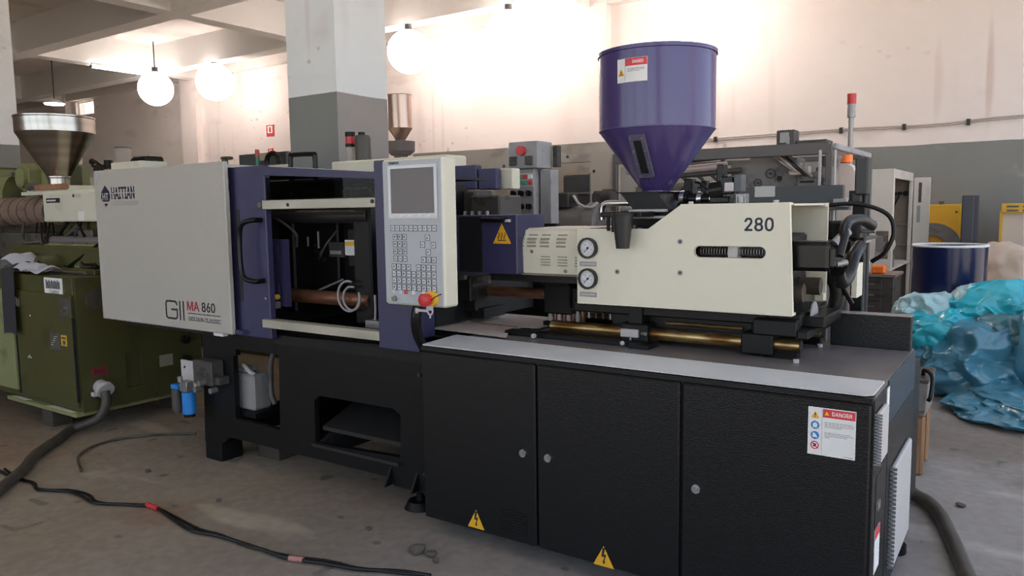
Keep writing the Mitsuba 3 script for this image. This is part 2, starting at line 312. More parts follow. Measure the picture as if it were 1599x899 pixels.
def tube_lamp(p, q, label):
    t = thing('fluorescent_tube', label, 'lamp')
    p, q = np.array(p, float), np.array(q, float); e = (q - p) / np.linalg.norm(q - p)
    add(t, 'batten', cyl(p + [0, 0, .055], q + [0, 0, .055], 0.028, 8), WHITE, 40)
    add(t, 'tube', cyl(p, q, 0.03, 14), WHITE, 40); scene[f'{t}__tube']['emitter'] = {'type': 'area', 'radiance': rgb(*TUBE)}
    for a in (p - e * .02, q + e * .0): add(t, 'end_cap', cyl(a, a + e * .02, 0.033, 14), CTLDARK, 40)
tube_lamp((-16.02, 8.4, 4.39), (-16.02, 9.55, 4.39), 'glowing fluorescent tube under the ceiling beam on the left')
tube_lamp((-6.05, 2.6, 4.40), (-6.05, 4.0, 4.40), 'fluorescent tube under the ceiling beam above the left end of the machine')
tube_lamp((-0.9, 2.6, 4.40), (-0.9, 4.0, 4.40), 'fluorescent tube under the ceiling beam above the right end of the machine')
t = thing('saucer_lamp', 'small flat hanging lamp on a long thin rod at far left', 'lamp')
add(t, 'rod', cyl((-18.06, 8.6, 3.95), (-18.06, 8.6, ZC - .002), 0.012, 8), DKSTEEL)
add(t, 'shade', lathe([(0, .1), (.05, .09), (.20, .02), (.22, 0), (0, .005)], (-18.06, 8.6, 3.85), 24), WHITE, 40)
add(t, 'disc', cyl((-18.06, 8.6, 3.82), (-18.06, 8.6, 3.848), 0.19, 24), WHITE, 40); scene[f'{t}__disc']['emitter'] = {'type': 'area', 'radiance': rgb(*(TUBE * 0.8))}

# conduit along the back wall, and signs
t = thing('conduit_pipe', 'thin conduit pipe clipped along the back wall above the grey paint', 'pipe')
zc = [(-5.55, 2.345), (-5.0, 2.35), (-3.2, 2.37), (-2.0, 2.375), (-1.1, 2.36), (-0.2, 2.40), (2.3, 2.40)]
add(t, 'pipe', tube([(x, YB - .03, z) for x, z in zc], 0.011, 8, 6), mat('pale_conduit', (0.42, 0.375, 0.35), 0.6), 40)
add(t, 'cable', tube([(x, YB - .012, z - 0.026) for x, z in zc], 0.006, 6, 6), 'm_pale_conduit', 40)
for x in (-3.9, -3.0, -2.2, -1.45, -0.75, 0.4): add(t, 'clip', box(x - .02, x + .02, YB - .055, YB, np.interp(x, *zip(*zc)) - .05, np.interp(x, *zip(*zc)) + .025), DKSTEEL)
def wall_sign(x0, x1, z0, z1, label):
    t = thing('wall_sign', label, 'sign')
    add(t, 'board', box(x0, x1, YB - .012, YB, z0, z1), LBLRED)
    add(t, 'panel', box(x0 + .045, x1 - .045, YB - .016, YB - .012, z0 + .07, z1 - .02), WHITE)
    add(t, 'pictogram', cat(box((x0 + x1) / 2 - .03, (x0 + x1) / 2 + .03, YB - .019, YB - .016, z0 + .09, z1 - .07), box((x0 + x1) / 2 - .012, (x0 + x1) / 2 + .03, YB - .019, YB - .016, z1 - .075, z1 - .045)), LBLRED)
wall_sign(-13.92, -13.67, 3.03, 3.27, 'small red and white sign high on the wall left of the pillar')
wall_sign(-13.90, -13.72, 2.60, 2.77, 'small red and white sign low on the wall, above the black ring')

# ------------------------------------------------------------------ the injection moulding machine
M = thing('injection_molding_machine', 'large cream, navy and black injection moulding machine with purple hopper, in the foreground', 'machine')
F = 2.42
# clamp cover
cc = add(M, 'clamp_cover', cat(box(-4.68, -3.415, F, F + .03, .755, 1.644, .006), box(-4.68, -4.66, F + .01, F + .9, .775, 1.63), box(-4.67, -3.43, F + .03, F + 1.25, 1.615, 1.63)), WHITEP, label='large pale grey-white side cover with printed lettering')
lx, lz, y0 = -4.555, 1.495, F - .0002
dia = Polygon([(lx - .05, lz - .012), (lx - .043, lz + .022), (lx, lz + .06), (lx + .043, lz + .022), (lx + .05, lz - .012), (lx + .035, lz - .035), (lx - .035, lz - .035)])
logo = cat(prism(dia, 'y', y0 - .0012, y0), prism([(lx - .02, lz - .047), (lx + .02, lz - .047), (lx, lz - .068)], 'y', y0 - .0012, y0))
add(cc, 'emblem', logo, INKNAVY, label='dark diamond emblem')
add(cc, 'emblem_lettering', text('HT', lx - .032, lx + .032, lz - .026, .040, y0 - .0012, True), WHITEP)
add(cc, 'lettering', text('HAITIAN', -4.49, -4.245, 1.474, .066, y0, True, slit=True), INKNAVY)
add(cc, 'lettering', text('PLASTICS MACHINERY', -4.49, -4.205, 1.436, .024, y0), INKG)
g = Polygon([(0, 0), (.1, 0), (.1, .12), (0, .12)])
gx0, gx1, gz0, gz1 = -4.0, -3.885, .802, .908
ro = sbox(gx0 + .025, gz0 + .025, gx1 - .025, gz1 - .025).buffer(.025); ri = ro.buffer(-.0105)
gp = ro.difference(ri).difference(sbox(gx1 - .03, gz0 + .062, gx1 + .01, gz1 - .026)).union(sbox(gx0 + .055, gz0 + .05, gx1, gz0 + .0605)).difference(sbox(gx1 - .0001, 0, gx1 + .1, 2))
add(cc, 'lettering', cat(prism(gp, 'y', y0 - .0012, y0), box(-3.868, -3.857, y0 - .0012, y0, gz0, gz1), box(-3.835, -3.824, y0 - .0012, y0, gz0, gz1)), INK)
add(cc, 'lettering', text('MA', -3.795, -3.685, .862, .048, y0, True), INKRED, label='dark red letters')
add(cc, 'lettering', text('860', -3.662, -3.545, .862, .048, y0, True), INK)
add(cc, 'printed_line', box(-3.79, -3.50, y0 - .0012, y0, .8435, .8475), INK)
add(cc, 'lettering', text('GOLDEN CLASSIC', -3.785, -3.50, .805, .022, y0), INK)
add(cc, 'scuff', prism([(-4.655, 1.565), (-4.61, 1.62), (-4.602, 1.618), (-4.648, 1.56)], 'y', y0 - .0008, y0), INKG)
add(cc, 'latch', box(-3.60, -3.52, F + .02, F + .05, .735, .757), WHITE)
# sliding door column with handle
dc = add(M, 'door_column', cat(box(-3.405, -3.165, F + .05, F + .09, .745, 1.615, .006), box(-3.46, -3.405, F + .06, F + .12, .745, 1.612), box(-3.45, -3.35, F + .02, F + .06, .76, .78)), BLUE, label='navy sliding guard column')
add(dc, 'worn_edge', box(-3.396, -3.372, F + .047, F + .0505, .93, 1.40), DKSTEEL)
add(dc, 'handle', tube([(-3.20, F + .05, 1.345), (-3.205, F - .005, 1.345), (-3.262, F - .02, 1.325), (-3.285, F - .02, 1.26), (-3.285, F - .02, 1.12), (-3.262, F - .02, 1.06), (-3.205, F - .005, 1.042), (-3.20, F + .05, 1.042)], .013, 10, 6), PLASTIC, 40, label='black pull handle')
add(dc, 'roller', disc_y(-3.185, F + .05, 1.42, .016, .02), CHROME, 40)
# guard frame round the mould area
add(M, 'guard_top_bar', prism([(-3.165, 1.565), (-2.39, 1.523), (-2.39, 1.551), (-3.165, 1.609)], 'y', F + .04, F + .08), BLUE)
gw = add(M, 'guard_window', box(-3.165, -2.395, F + .062, F + .066, 1.44, 1.555), 'm_smoked', label='dark upper guard window')
rc = add(M, 'guard_column', cat(box(-2.40, -2.165, F + .03, F + .07, .775, 1.60, .005), box(-2.38, -2.30, F + .07, F + .30, .8, 1.555)), BLUE, label='navy guard column beside the control panel')
add(M, 'door_rail', cat(box(-3.165, -2.398, F + .03, F + .07, 1.398, 1.442, .003), box(-3.165, -2.398, F + .07, F + .085, 1.40, 1.448)), RAIL, label='bright steel upper door rail')
add(M, 'rail_bolt', disc_y(-2.97, F + .03, 1.418, .008, .004), INK, 40); add(M, 'rail_bolt', disc_y(-2.41, F + .03, 1.425, .009, .004), INK, 40)
add(M, 'door_rail', cat(box(-3.205, -2.392, F + .03, F + .07, .806, .848, .003), box(-3.205, -2.392, F + .07, F + .11, .835, .842)), RAIL, label='bright steel lower door rail')
# inside the mould area
add(M, 'rear_guard', cat(box(-4.66, -2.95, 3.66, 3.70, .75, 1.60), box(-2.95, -2.2, 3.66, 3.70, .75, 1.30), box(-4.6, -2.95, F + .3, 3.7, 1.535, 1.548), box(-2.95, -2.42, F + .3, 3.3, 1.535, 1.548)), INNER, label='rear guard with added top plate, black to keep the mould area dark')  # black plates, top ones added to block lamp light from the mould area
add(M, 'bed_plate', box(-4.6, -2.2, F + .10, 3.66, .715, .76), INNER)
add(M, 'partition', box(-3.50, -3.46, F + .13, 3.6, .76, 1.53), INNER)
add(M, 'clamp_plate', cat(box(-3.40, -3.30, 2.75, 3.5, .84, 1.50, .01), box(-3.44, -3.40, 2.85, 3.4, .95, 1.4)), BLACK)
mo = add(M, 'mold_half', cat(box(-3.30, -3.10, 2.88, 3.4, .92, 1.43, .008), box(-3.10, -3.02, 2.92, 3.36, .97, 1.38, .006)), BLACK)
mb = add(M, 'mold_half', cat(box(-2.99, -2.80, 2.88, 3.4, .92, 1.43, .008), box(-2.80, -2.68, 2.70, 3.5, .82, 1.52, .01), box(-3.0, -2.83, 2.84, 2.88, .86, 1.02)), BLACK)
for k in range(5): add(mo, 'mold_bolt', disc_y(-3.27 + .035 * (k % 3), 2.88, 1.20 + .09 * (k // 3) - .04 * k, .011, .014, 12), DKSTEEL, 40)
add(mo, 'nameplate', box(-3.15, -3.035, 2.862, 2.880, 1.14, 1.22), GREYD); add(mo, 'plate_text', box(-3.14, -3.055, 2.859, 2.862, 1.155, 1.175), PENDG)
tg = add(mb, 'tag', box(-2.985, -2.90, 2.822, 2.826, 1.155, 1.235), WHITE, label='white tag with yellow header')
add(mb, 'tag_header', box(-2.98, -2.905, 2.8195, 2.822, 1.205, 1.226), YEL)
add(mb, 'tag_strap', box(-2.965, -2.92, 2.826, 2.845, 1.10, 1.29), INNER)
add(mb, 'clamp_bolt', cyl((-2.96, 2.84, 1.26), (-2.92, 2.84, 1.26), .012, 10), STEEL, 40)
for z in (1.00, 1.42):
    for y in (2.72, 3.44): add(M, 'tie_bar', cyl((-3.42, y, z - .06), (-2.70, y, z - .06), .036, 20), COPPER if z < 1.2 else DKSTEEL, 40)
add(M, 'latch_bracket', prism(sbox(-3.68, .90, -3.575, 1.245).difference(sbox(-3.635, 1.15, -3.605, 1.22)).difference(sbox(-3.635, .955, -3.61, 1.02)), 'y', 2.87, 2.90), BLUE, label='navy slotted latch bracket')
scene[M + '__latch_bracket']['to_world'] = T().translate([.42, -.30, .0])
add(M, 'safety_knob', cat(ball((-3.195, 2.49, .952), .021, 3), cyl((-3.195, 2.50, .952), (-3.195, 2.55, .952), .014)), BRASSY, 40, label='yellow round knob')
add(M, 'knob_base', box(-3.215, -3.175, 2.50, 2.55, .895, .93, .004), STEEL)
for px, pz, rr in ((-2.72, .995, .075), (-2.70, .985, .058)):
    a = np.linspace(.4 * PI, 2.1 * PI, 18)
    add(M, 'water_hose', tube([(px - .08 + rr * math.cos(q), 2.66, pz - .03 + rr * math.sin(q)) for q in a], .006, 8, 3), PENDG, 40)
add(M, 'water_hose', tube([(-2.62, 2.66, .98), (-2.60, 2.64, .90), (-2.59, 2.62, .84)], .006, 8), PENDG, 40)
add(M, 'water_hose', tube([(-2.58, 2.66, 1.0), (-2.55, 2.64, .93), (-2.57, 2.66, .89)], .006, 8), PENDG, 40)
for k, x in enumerate((-2.80, -2.74, -2.68)):
    add(M, 'air_hose', tube([(x - .07, 2.72, 1.445), (x - .05, 2.70, 1.485), (x, 2.70, 1.49), (x + .02, 2.72, 1.44)], .006, 8), PENDG, 40)
    add(M, 'hose_fitting', cyl((x - .07, 2.72, 1.42), (x - .07, 2.72, 1.455), .010, 10), CHROME, 40)
add(M, 'mold_hose', tube([(-3.40, 2.70, 1.36), (-3.30, 2.68, 1.33), (-3.22, 2.70, 1.27), (-3.24, 2.72, 1.2)], .008, 8), GREYD, 40)
add(M, 'mold_hose', tube([(-3.02, 2.80, 1.28), (-3.04, 2.75, 1.22), (-3.10, 2.76, 1.16), (-3.14, 2.80, 1.14)], .006, 8), GREYD, 40)
for a, b in (((-3.16, 2.8, 1.28), (-3.16, 2.8, 1.19)), ((-3.22, 2.78, 1.25), (-3.22, 2.78, 1.2))): add(M, 'mold_pin', cyl(a, b, .006, 8), STEEL, 40)
add(M, 'ejector_rod', cyl((-3.12, 2.75, .97), (-2.98, 2.80, 1.03), .006, 8), STEEL, 40)
add(M, 'base_bracket', box(-2.63, -2.52, 2.60, 2.66, .83, .865), STEEL)
add(M, 'top_handle', tube([(-4.255, 3.55, 1.60), (-4.255, 3.55, 1.755), (-4.235, 3.55, 1.772), (-4.03, 3.55, 1.768), (-4.01, 3.55, 1.75), (-4.01, 3.55, 1.60)], .016, 10, 5), PLASTIC, 40, label='black grab handle on top')
add(M, 'rear_hood', cat(box(-4.02, -3.0, 3.70, 3.90, 1.55, 1.722, .008), box(-2.70, -2.53, 3.72, 3.80, 1.50, 1.62, .005)), CREAM, label='cream rear hood')
add(M, 'rear_hood', box(-2.93, -2.735, 3.64, 3.70, 1.502, 1.645, .006), BLUE, label='navy rear cover plate')
add(M, 'rear_hood', box(-2.728, -2.595, 3.65, 3.70, 1.498, 1.62, .006), BLUE, label='navy rear cover plate')
add(M, 'toggle_housing', cat(box(-2.85, -2.60, 3.45, 3.62, 1.32, 1.49, .01), box(-2.60, -2.40, 3.40, 3.62, 1.30, 1.46, .01)), GREYD)
add(M, 'toggle_cover', ball((-2.78, 3.25, 1.40), .10, 3, (1.0, .6, .75)), STEEL, 40)
for k in range(4): add(M, 'housing_bolt', cyl((-2.62 + .05 * k, 3.38, 1.345), (-2.62 + .05 * k, 3.38, 1.375), .012, 8), STEEL, 40)

# base frame of the clamp end, open windows in it
bp = Polygon([(-3.85, .10), (-3.70, .10), (-3.62, .155), (-2.42, .155), (-2.40, .12), (-2.14, .12), (-2.14, .78), (-3.82, .745)])
win = Polygon([(-3.56, .27), (-3.19, .262), (-3.175, .66), (-3.53, .655), (-3.53, .62), (-3.555, .615)])
chute = Polygon([(-2.925, .235), (-2.355, .262), (-2.345, .46), (-2.39, .485), (-2.88, .482), (-2.92, .455)])
bf = add(M, 'base_frame', cat(prism(bp.difference(win).difference(chute), 'y', 2.52, 2.55), prism(bp.difference(win), 'y', 3.62, 3.65),
    box(-3.85, -3.82, 2.55, 2.62, .12, .74), box(-3.85, -3.82, 3.50, 3.62, .12, .74), box(-3.85, -3.82, 2.55, 3.62, .12, .22), box(-3.85, -3.82, 2.55, 3.62, .69, .74), box(-3.17, -3.14, 2.55, 3.62, .16, .74), box(-3.60, -3.57, 2.55, 3.62, .16, .28), box(-2.17, -2.14, 2.55, 3.62, .13, .76),
    box(-3.0, -2.25, 3.0, 3.62, .16, .2), box(-3.8, -3.14, 2.55, 3.62, .69, .73)), BLACK, label='black welded base frame')
add(bf, 'chute', cat(prism([(2.55, .30), (3.0, .46), (3.0, .48), (2.55, .32)], 'x', -2.90, -2.37), prism([(2.55, .16), (3.0, .16), (3.0, .46), (2.55, .235)], 'x', -2.93, -2.90), box(-2.93, -2.33, 2.99, 3.01, .16, .74)), DKSTEEL, label='dark sloping parts chute')
add(bf, 'sill', box(-2.93, -2.35, 2.50, 2.53, .225, .24), DKSTEEL)
add(M, 'foot_pad', box(-3.845, -3.70, 2.515, 2.66, 0, .11, .006), BLACK)
for fx, fy in ((-2.33, 2.62), (-3.76, 3.55), (-2.33, 3.55)):
    lf = add(M, 'leveling_foot', cat(cyl((fx, fy, .0), (fx, fy, .035), .075, 20, .055), cyl((fx, fy, .03), (fx, fy, .13), .018, 12), cyl((fx, fy, .075), (fx, fy, .095), .035, 6)), BLACK, 40)
for gx in (-2.42, -2.26): add(bf, 'gusset', prism([(2.47, .125), (2.52, .125), (2.52, .21)], 'x', gx, gx + .012), BLACK)
add(bf, 'bolt_head', disc_y(-2.225, 2.52, .66, .01, .006, 10), DKSTEEL, 40); add(bf, 'bolt_head', disc_y(-2.21, 2.52, .21, .008, .006, 10), DKSTEEL, 40)
# pneumatic unit on the left end of the base
pu = add(M, 'air_unit', cat(box(-3.81, -3.64, 2.44, 2.52, .45, .585, .006), box(-3.65, -3.60, 2.46, 2.52, .46, .50)), GREYD, label='grey air preparation unit')
add(pu, 'mounting_plate', box(-3.945, -3.81, 2.455, 2.47, .405, .568, .002), VENT)
add(pu, 'valve_body', cat(box(-3.90, -3.83, 2.41, 2.455, .40, .46, .004), cyl((-3.87, 2.40, .46), (-3.87, 2.40, .49), .014)), STEEL, 40)
add(pu, 'valve_body', cat(box(-3.985, -3.92, 2.41, 2.46, .405, .43, .003)), BLUEPL)
add(pu, 'filter_bowl', cat(cyl((-3.955, 2.43, .285), (-3.955, 2.43, .405), .030, 18), cyl((-3.955, 2.43, .27), (-3.955, 2.43, .285), .018)), GREYD, 40)
add(pu, 'filter_bowl', cat(cyl((-3.845, 2.43, .28), (-3.845, 2.43, .40), .036, 18)), BLUEPL, 40, label='bright blue filter bowl')
add(pu, 'bowl_base', cyl((-3.845, 2.43, .262), (-3.845, 2.43, .28), .030, 18), BLACK, 40)
for xx, zz in ((-3.74, .43), (-3.70, .47), (-3.60, .44)): add(pu, 'fitting', cyl((xx, 2.44, zz), (xx, 2.40, zz), .016, 10), STEEL, 40)
add(pu, 'screw', disc_y(-3.905, 2.455, .53, .007, .004, 10), INK)
# oil jug and hose seen in the base window
oj = add(M, 'oil_reservoir', cat(box(-3.68, -3.475, 2.58, 2.70, .305, .505, .012), box(-3.66, -3.56, 2.60, 2.68, .50, .535, .012)), mat('dull_white', (0.27, 0.26, 0.25), 0.55), 30, label='dull whitish plastic oil reservoir')
add(oj, 'filler_pipe', tube([(-3.62, 2.62, .53), (-3.58, 2.60, .55), (-3.53, 2.60, .52), (-3.50, 2.61, .50)], .012, 8), VENT, 40)
add(M, 'reservoir_shelf', box(-3.70, -3.44, 2.56, 2.72, .275, .303), BLACK)
add(M, 'drain_hose', tube([(-3.28, 2.6, .70), (-3.315, 2.58, .60), (-3.325, 2.58, .50), (-3.31, 2.57, .42), (-3.285, 2.57, .375)], .014, 10), GREYD, 40)

# control panel
cp = add(M, 'control_panel', box(-2.205, -1.887, 2.30, 2.385, 1.002, 1.586, .008), CREAM, label='cream and grey control panel with screen and keypad')
add(cp, 'front_plate', box(-2.198, -1.894, 2.296, 2.302, 1.008, 1.580, .002), CTLGREY, label='grey front plate')
add(cp, 'mount_arm', cat(box(-2.12, -2.0, 2.385, 2.46, 1.2, 1.4), box(-2.1, -2.05, 2.385, 2.45, 1.05, 1.15)), BLACK)
yf = 2.296
add(cp, 'screen', box(-2.155, -1.922, yf - .003, yf, 1.367, 1.551, .001), SCREEN, label='brownish grey screen')
fr = sbox(-2.166, 1.352, -1.911, 1.560).difference(sbox(-2.152, 1.371, -1.926, 1.548))
add(cp, 'screen_film', prism(fr, 'y', yf - .0045, yf - .003), FILM, label='clear film edge round the screen')
for k in range(9):
    xx = -2.135 + .024 * k + rng.uniform(-.006, .006)
    add(cp, 'film_wrinkle', prism([(xx, 1.357), (xx + .018, 1.361), (xx + .012, 1.367)], 'y', yf - .008, yf - .0045), WHITE if k % 2 else FILM)
add(cp, 'lettering', text('SIGMATEK', -2.163, -2.108, 1.5665, .009, yf, True), INKNAVY)
add(cp, 'keypad_plate', box(-2.168, -1.912, yf - .0015, yf, 1.083, 1.335, .0005), CTLGREY)
bt = lambda x, z, w, h: cat(prism(sbox(x - w / 2, z - h / 2, x + w / 2, z + h / 2).difference(sbox(x - w / 2 + .002, z - h / 2 + .002, x + w / 2 - .002, z + h / 2 - .002)), 'y', yf - .0032, yf - .0014))
def key(x, z, w=.0185, h=.0185, glyph=None):
    k = add(cp, 'button', box(x - w / 2, x + w / 2, yf - .004, yf - .0012, z - h / 2, z + h / 2, .001), CTLKEY)
    KEYS.append(bt(x, z, w + .006, h + .006))
    if glyph == 'dot': KEYS.append(box(x - .004, x + .004, yf - .0045, yf - .004, z - .003, z + .005))
    elif glyph == 'up': KEYS.append(prism([(x - .005, z - .004), (x + .005, z - .004), (x, z + .006)], 'y', yf - .0045, yf - .004))
    elif glyph == 'bar': KEYS.append(box(x - .005, x + .005, yf - .0045, yf - .004, z - .002, z + .002))
KEYS = []
for k in range(10): key(-2.148 + .0241 * k, 1.312, glyph='bar')
for r in range(4):
    for c in range(3): key(-2.137 + .0255 * c, 1.277 - .029 * r, .0165, .0175, 'dot' if r < 3 else 'bar')
for x, z in ((-1.966, 1.275), (-1.992, 1.248), (-1.937, 1.247), (-1.964, 1.219), (-1.988, 1.189), (-1.962, 1.189), (-1.935, 1.189)): key(x, z, .0185, .0185, 'up')
for r in range(4):
    for c in range(9):
        if r == 0 and c == 4: continue
        key(-2.147 + .0262 * c, 1.157 - .0275 * r, .0185, .0185, 'bar' if (r + c) % 3 else 'dot')
add(cp, 'key_outline', cat(*KEYS), CTLDARK)
for k, (x, m_) in enumerate(((-2.152, CTLKEY), (-2.115, CTLKEY), (-2.088, LBLRED), (-2.047, WHITE), (-1.992, WHITE))):
    add(cp, 'indicator', box(x - .009, x + .009, yf - .003, yf, 1.048, 1.066, .001), m_)
kl = add(cp, 'key_switch', cat(disc_y(-2.148, yf, 1.021 + .006, .011, .012, 18), box(-2.15, -2.146, yf - .018, yf - .012, 1.02, 1.034)), STEEL, 40)
es = add(cp, 'emergency_stop', cat(cyl((-1.955, yf - .022, 1.035), (-1.955, yf - .05, 1.035), .024, 24, .026), ball((-1.955, yf - .048, 1.035), .0255, 3, (1, .35, 1))), RED, 40, label='red mushroom emergency stop')
add(cp, 'stop_collar', cyl((-1.948, yf, 1.037), (-1.948, yf - .022, 1.037), .030, 24), YEL, 40, label='yellow collar')
add(cp, 'hanging_key', cat(ring_y(-1.945, yf - .02, .988, .009, .015, .003), box(-2.02, -1.955, yf - .024, yf - .020, .985, .995), box(-2.02, -2.008, yf - .024, yf - .020, .978, .998), box(-1.962, -1.93, yf - .025, yf - .02, .993, 1.012), box(-1.948, -1.942, yf - .024, yf - .02, .962, .978)), VENT, label='keys hanging from the panel')
add(cp, 'key_string', tube([(-1.93, yf - .03, 1.035), (-1.905, yf - .04, 1.048), (-1.875, yf - .035, 1.062)], .002, 6), INK)
add(M, 'panel_cable', tube([(-2.13, 2.42, 1.0), (-2.14, 2.41, .93), (-2.15, 2.43, .86), (-2.155, 2.47, .80)], .022, 10), RUBBER, 40)

# electrical cabinet with doors
ck = add(M, 'cabinet', cat(box(-2.125, -.376, 2.435, 3.345, .070, .800), box(-2.13, -.376, 2.424, 2.46, .795, .812)), CAB, label='black cabinet body')
add(M, 'deck', box(-2.10, -.377, 2.47, 3.345, .800, .8145), TOPDARK, label='dark top plate')
add(M, 'deck', box(-2.55, -2.10, 2.735, 3.345, .79, .8135), BLACK)
add(M, 'deck_strip', prism([(-2.125, 2.43), (-.400, 2.43), (-.379, 2.452), (-.379, 2.652), (-2.155, 2.695)], 'z', .8146, .8205), STRIP, label='light grey anti-slip strip along the top edge')
def shock_sign(parent, x, z, s):
    wt = add(parent, 'warning_sign', tri_y(x, z, s, F - .0001, .0012), YEL, label='yellow electric shock warning triangle')
    b = Polygon([(x - .004, z + .072 * s / .085), (x + .007, z + .072 * s / .085), (x + .001, z + .045 * s / .085), (x + .011, z + .048 * s / .085), (x + .003, z + .02 * s / .085), (x + .008, z + .02 * s / .085), (x, z + .008 * s / .085), (x - .003, z + .022 * s / .085), (x, z + .022 * s / .085), (x + .003, z + .038 * s / .085), (x - .008, z + .036 * s / .085)])
    add(parent, 'shock_mark', prism(b, 'y', F - .0024, F - .0013), INK)
def lock(parent, x, z): add(parent, 'door_lock', cat(disc_y(x, F, z, .0155, .006, 22), disc_y(x, F - .006, z, .010, .007, 6), ring_y(x, F - .006, z, .011, .0145, .003)), CHROME, 40, label='round chrome lock')
doors = [(-2.128, -1.557), (-1.549, -.974), (-.966, -.379)]
dk = []
for a, b in doors: dk.append(add(M, 'cabinet_door', box(a, b, F, F + .018, .068, .793, .006), CAB, label='black cabinet door'))
lock(dk[0], -1.613, .437); lock(dk[1], -1.499, .437); lock(dk[2], -.912, .433)
shock_sign(dk[0], -1.85, .079, .085); shock_sign(dk[1], -1.263, .068, .085)
vp = add(dk[0], 'vent_louvre', cat(*[box(-1.725, -1.60, F - .003, F, .10 + .012 * k, .107 + .012 * k) for k in range(8)]), CAB)
# danger label
dl = add(dk[2], 'danger_label', box(-.556, -.419, F - .0012, F, .618, .767), WHITE, label='white danger label with red header')
ly = F - .0012
add(dl, 'header', None or box(-.513, -.421, ly - .0008, ly, .738, .764), LBLRED) if False else None
def lab(name, mesh, m): add(dk[2], name, mesh, m)
lab('label_header', box(-.513, -.421, ly - .0008, ly, .738, .764), LBLRED)
lab('label_lettering', text('DANGER', -.487, -.430, .7455, .0115, ly - .0008, True, .0006), WHITE)
lab('label_pictogram', tri_y(-.502, .745, .014, ly - .0008, .0006), YEL)
lab('label_pictogram', tri_y(-.535, .733, .024, ly, .0008), YEL)
lab('label_mark', cat(box(-.5365, -.5335, ly - .0014, ly - .0008, .741, .749), box(-.5365, -.5335, ly - .0014, ly - .0008, .7365, .739)), INK)
for z in (.711, .679): lab('label_pictogram', disc_y(-.535, ly, z, .0125, .0008, 24), LBLBLUE)
lab('label_mark', cat(disc_y(-.535, ly - .0008, .712, .007, .0006, 16), box(-.541, -.529, ly - .0014, ly - .0008, .7035, .707)), WHITE)
lab('label_mark', cat(prism([(-.543, .673), (-.527, .673), (-.533, .684), (-.540, .688)], 'y', ly - .0014, ly - .0008)), WHITE)
lab('label_pictogram', cat(ring_y(-.535, ly, .648, .0095, .0125, .0008, 24), prism([(-.545, .656), (-.543, .658), (-.525, .640), (-.527, .638)], 'y', ly - .001, ly)), LBLRED)
lab('label_mark', prism([(-.540, .643), (-.531, .643), (-.530, .652), (-.538, .654)], 'y', ly - .0006, ly), INK)
lab('label_rule', box(-.5155, -.5145, ly - .0006, ly, .622, .764), INKG)
for k, (z, w) in enumerate([(.722, .080), (.717, .086), (.712, .083), (.707, .05), (.690, .076), (.685, .084), (.680, .066), (.675, .015)]):
    lab('label_text', cat(*[box(-.507 + i * w / 8, -.507 + (i + .82) * w / 8, ly - .0006, ly, z, z + .0022) for i in range(8)]), INKG)
lab('label_text', box(-.45, -.425, ly - .0006, ly, .6225, .6245), INKG)
# right end of the cabinet
XS = -.376
add(M, 'end_panel', cat(box(XS - .004, XS + .004, 2.44, 2.70, .075, .80, .002), box(XS - .004, XS + .004, 2.712, 3.34, .075, .655, .002)), CAB)
add(M, 'end_panel', box(XS - .004, XS + .005, 2.705, 3.34, .662, .812, .002), mat('end_blue', (0.012, 0.026, 0.043), 0.38), label='dark blue end panel')
add(M, 'end_tag', box(XS + .004, XS + .006, 2.655, 2.70, .735, .795), WHITE)
def grille(ya, yb, za, zb, n):
    fl = add(M, 'filter_grille', box(XS + .004, XS + .022, ya, yb, za, zb, .006), VENT, label='pale grey fan filter grille with ribbed edge')
    h = (zb - za) / n
    add(fl, 'rib', cat(*[prism([(XS + .004, za + h * k), (XS + .0245, za + h * k + h * .15), (XS + .0245, za + h * k + h * .65), (XS + .004, za + h * k + h * .7)], 'y', ya - .007, ya - .0005) for k in range(n)]), CTLDARK, kind='stuff')
grille(2.448, 2.59, .605, .765, 17); grille(2.80, 3.19, .14, .50, 24)
so = add(M, 'socket_recess', box(XS + .001, XS + .0055, 2.50, 2.60, .385, .55), INNER)
add(so, 'socket', box(XS + .0055, XS + .011, 2.515, 2.56, .44, .465), STEEL)
el = add(M, 'end_label', box(XS + .004, XS + .0055, 2.51, 2.60, .235, .375), WHITE, label='white warning label with red header')
add(el, 'header', box(XS + .0055, XS + .0062, 2.51, 2.60, .345, .375), LBLRED)
add(M, 'leveling_foot', cat(cyl((-.43, 3.29, 0), (-.43, 3.29, .03), .06, 16), cyl((-.43, 3.29, .03), (-.43, 3.29, .09), .02, 10)), BLACK, 40)
add(M, 'leveling_foot', cat(cyl((-.47, 2.6, 0), (-.47, 2.6, .03), .06, 16), cyl((-.47, 2.6, .03), (-.47, 2.6, .09), .02, 10)), BLACK, 40)
add(M, 'leveling_foot', cat(cyl((-1.98, 2.75, 0), (-1.98, 2.75, .03), .06, 16), cyl((-1.98, 2.75, .03), (-1.98, 2.75, .09), .02, 10)), BLACK, 40)
add(M, 'rear_base', box(-2.14, -.40, 3.345, 3.78, .10, .70), BLACK)
add(M, 'upstand', cat(box(-.677, -.384, 3.285, 3.338, .814, .948, .003)), CAB, label='black box upstand at the rear edge of the deck')
add(M, 'upstand_cap', box(-.679, -.382, 3.28, 3.342, .945, .951, .002), STEEL)

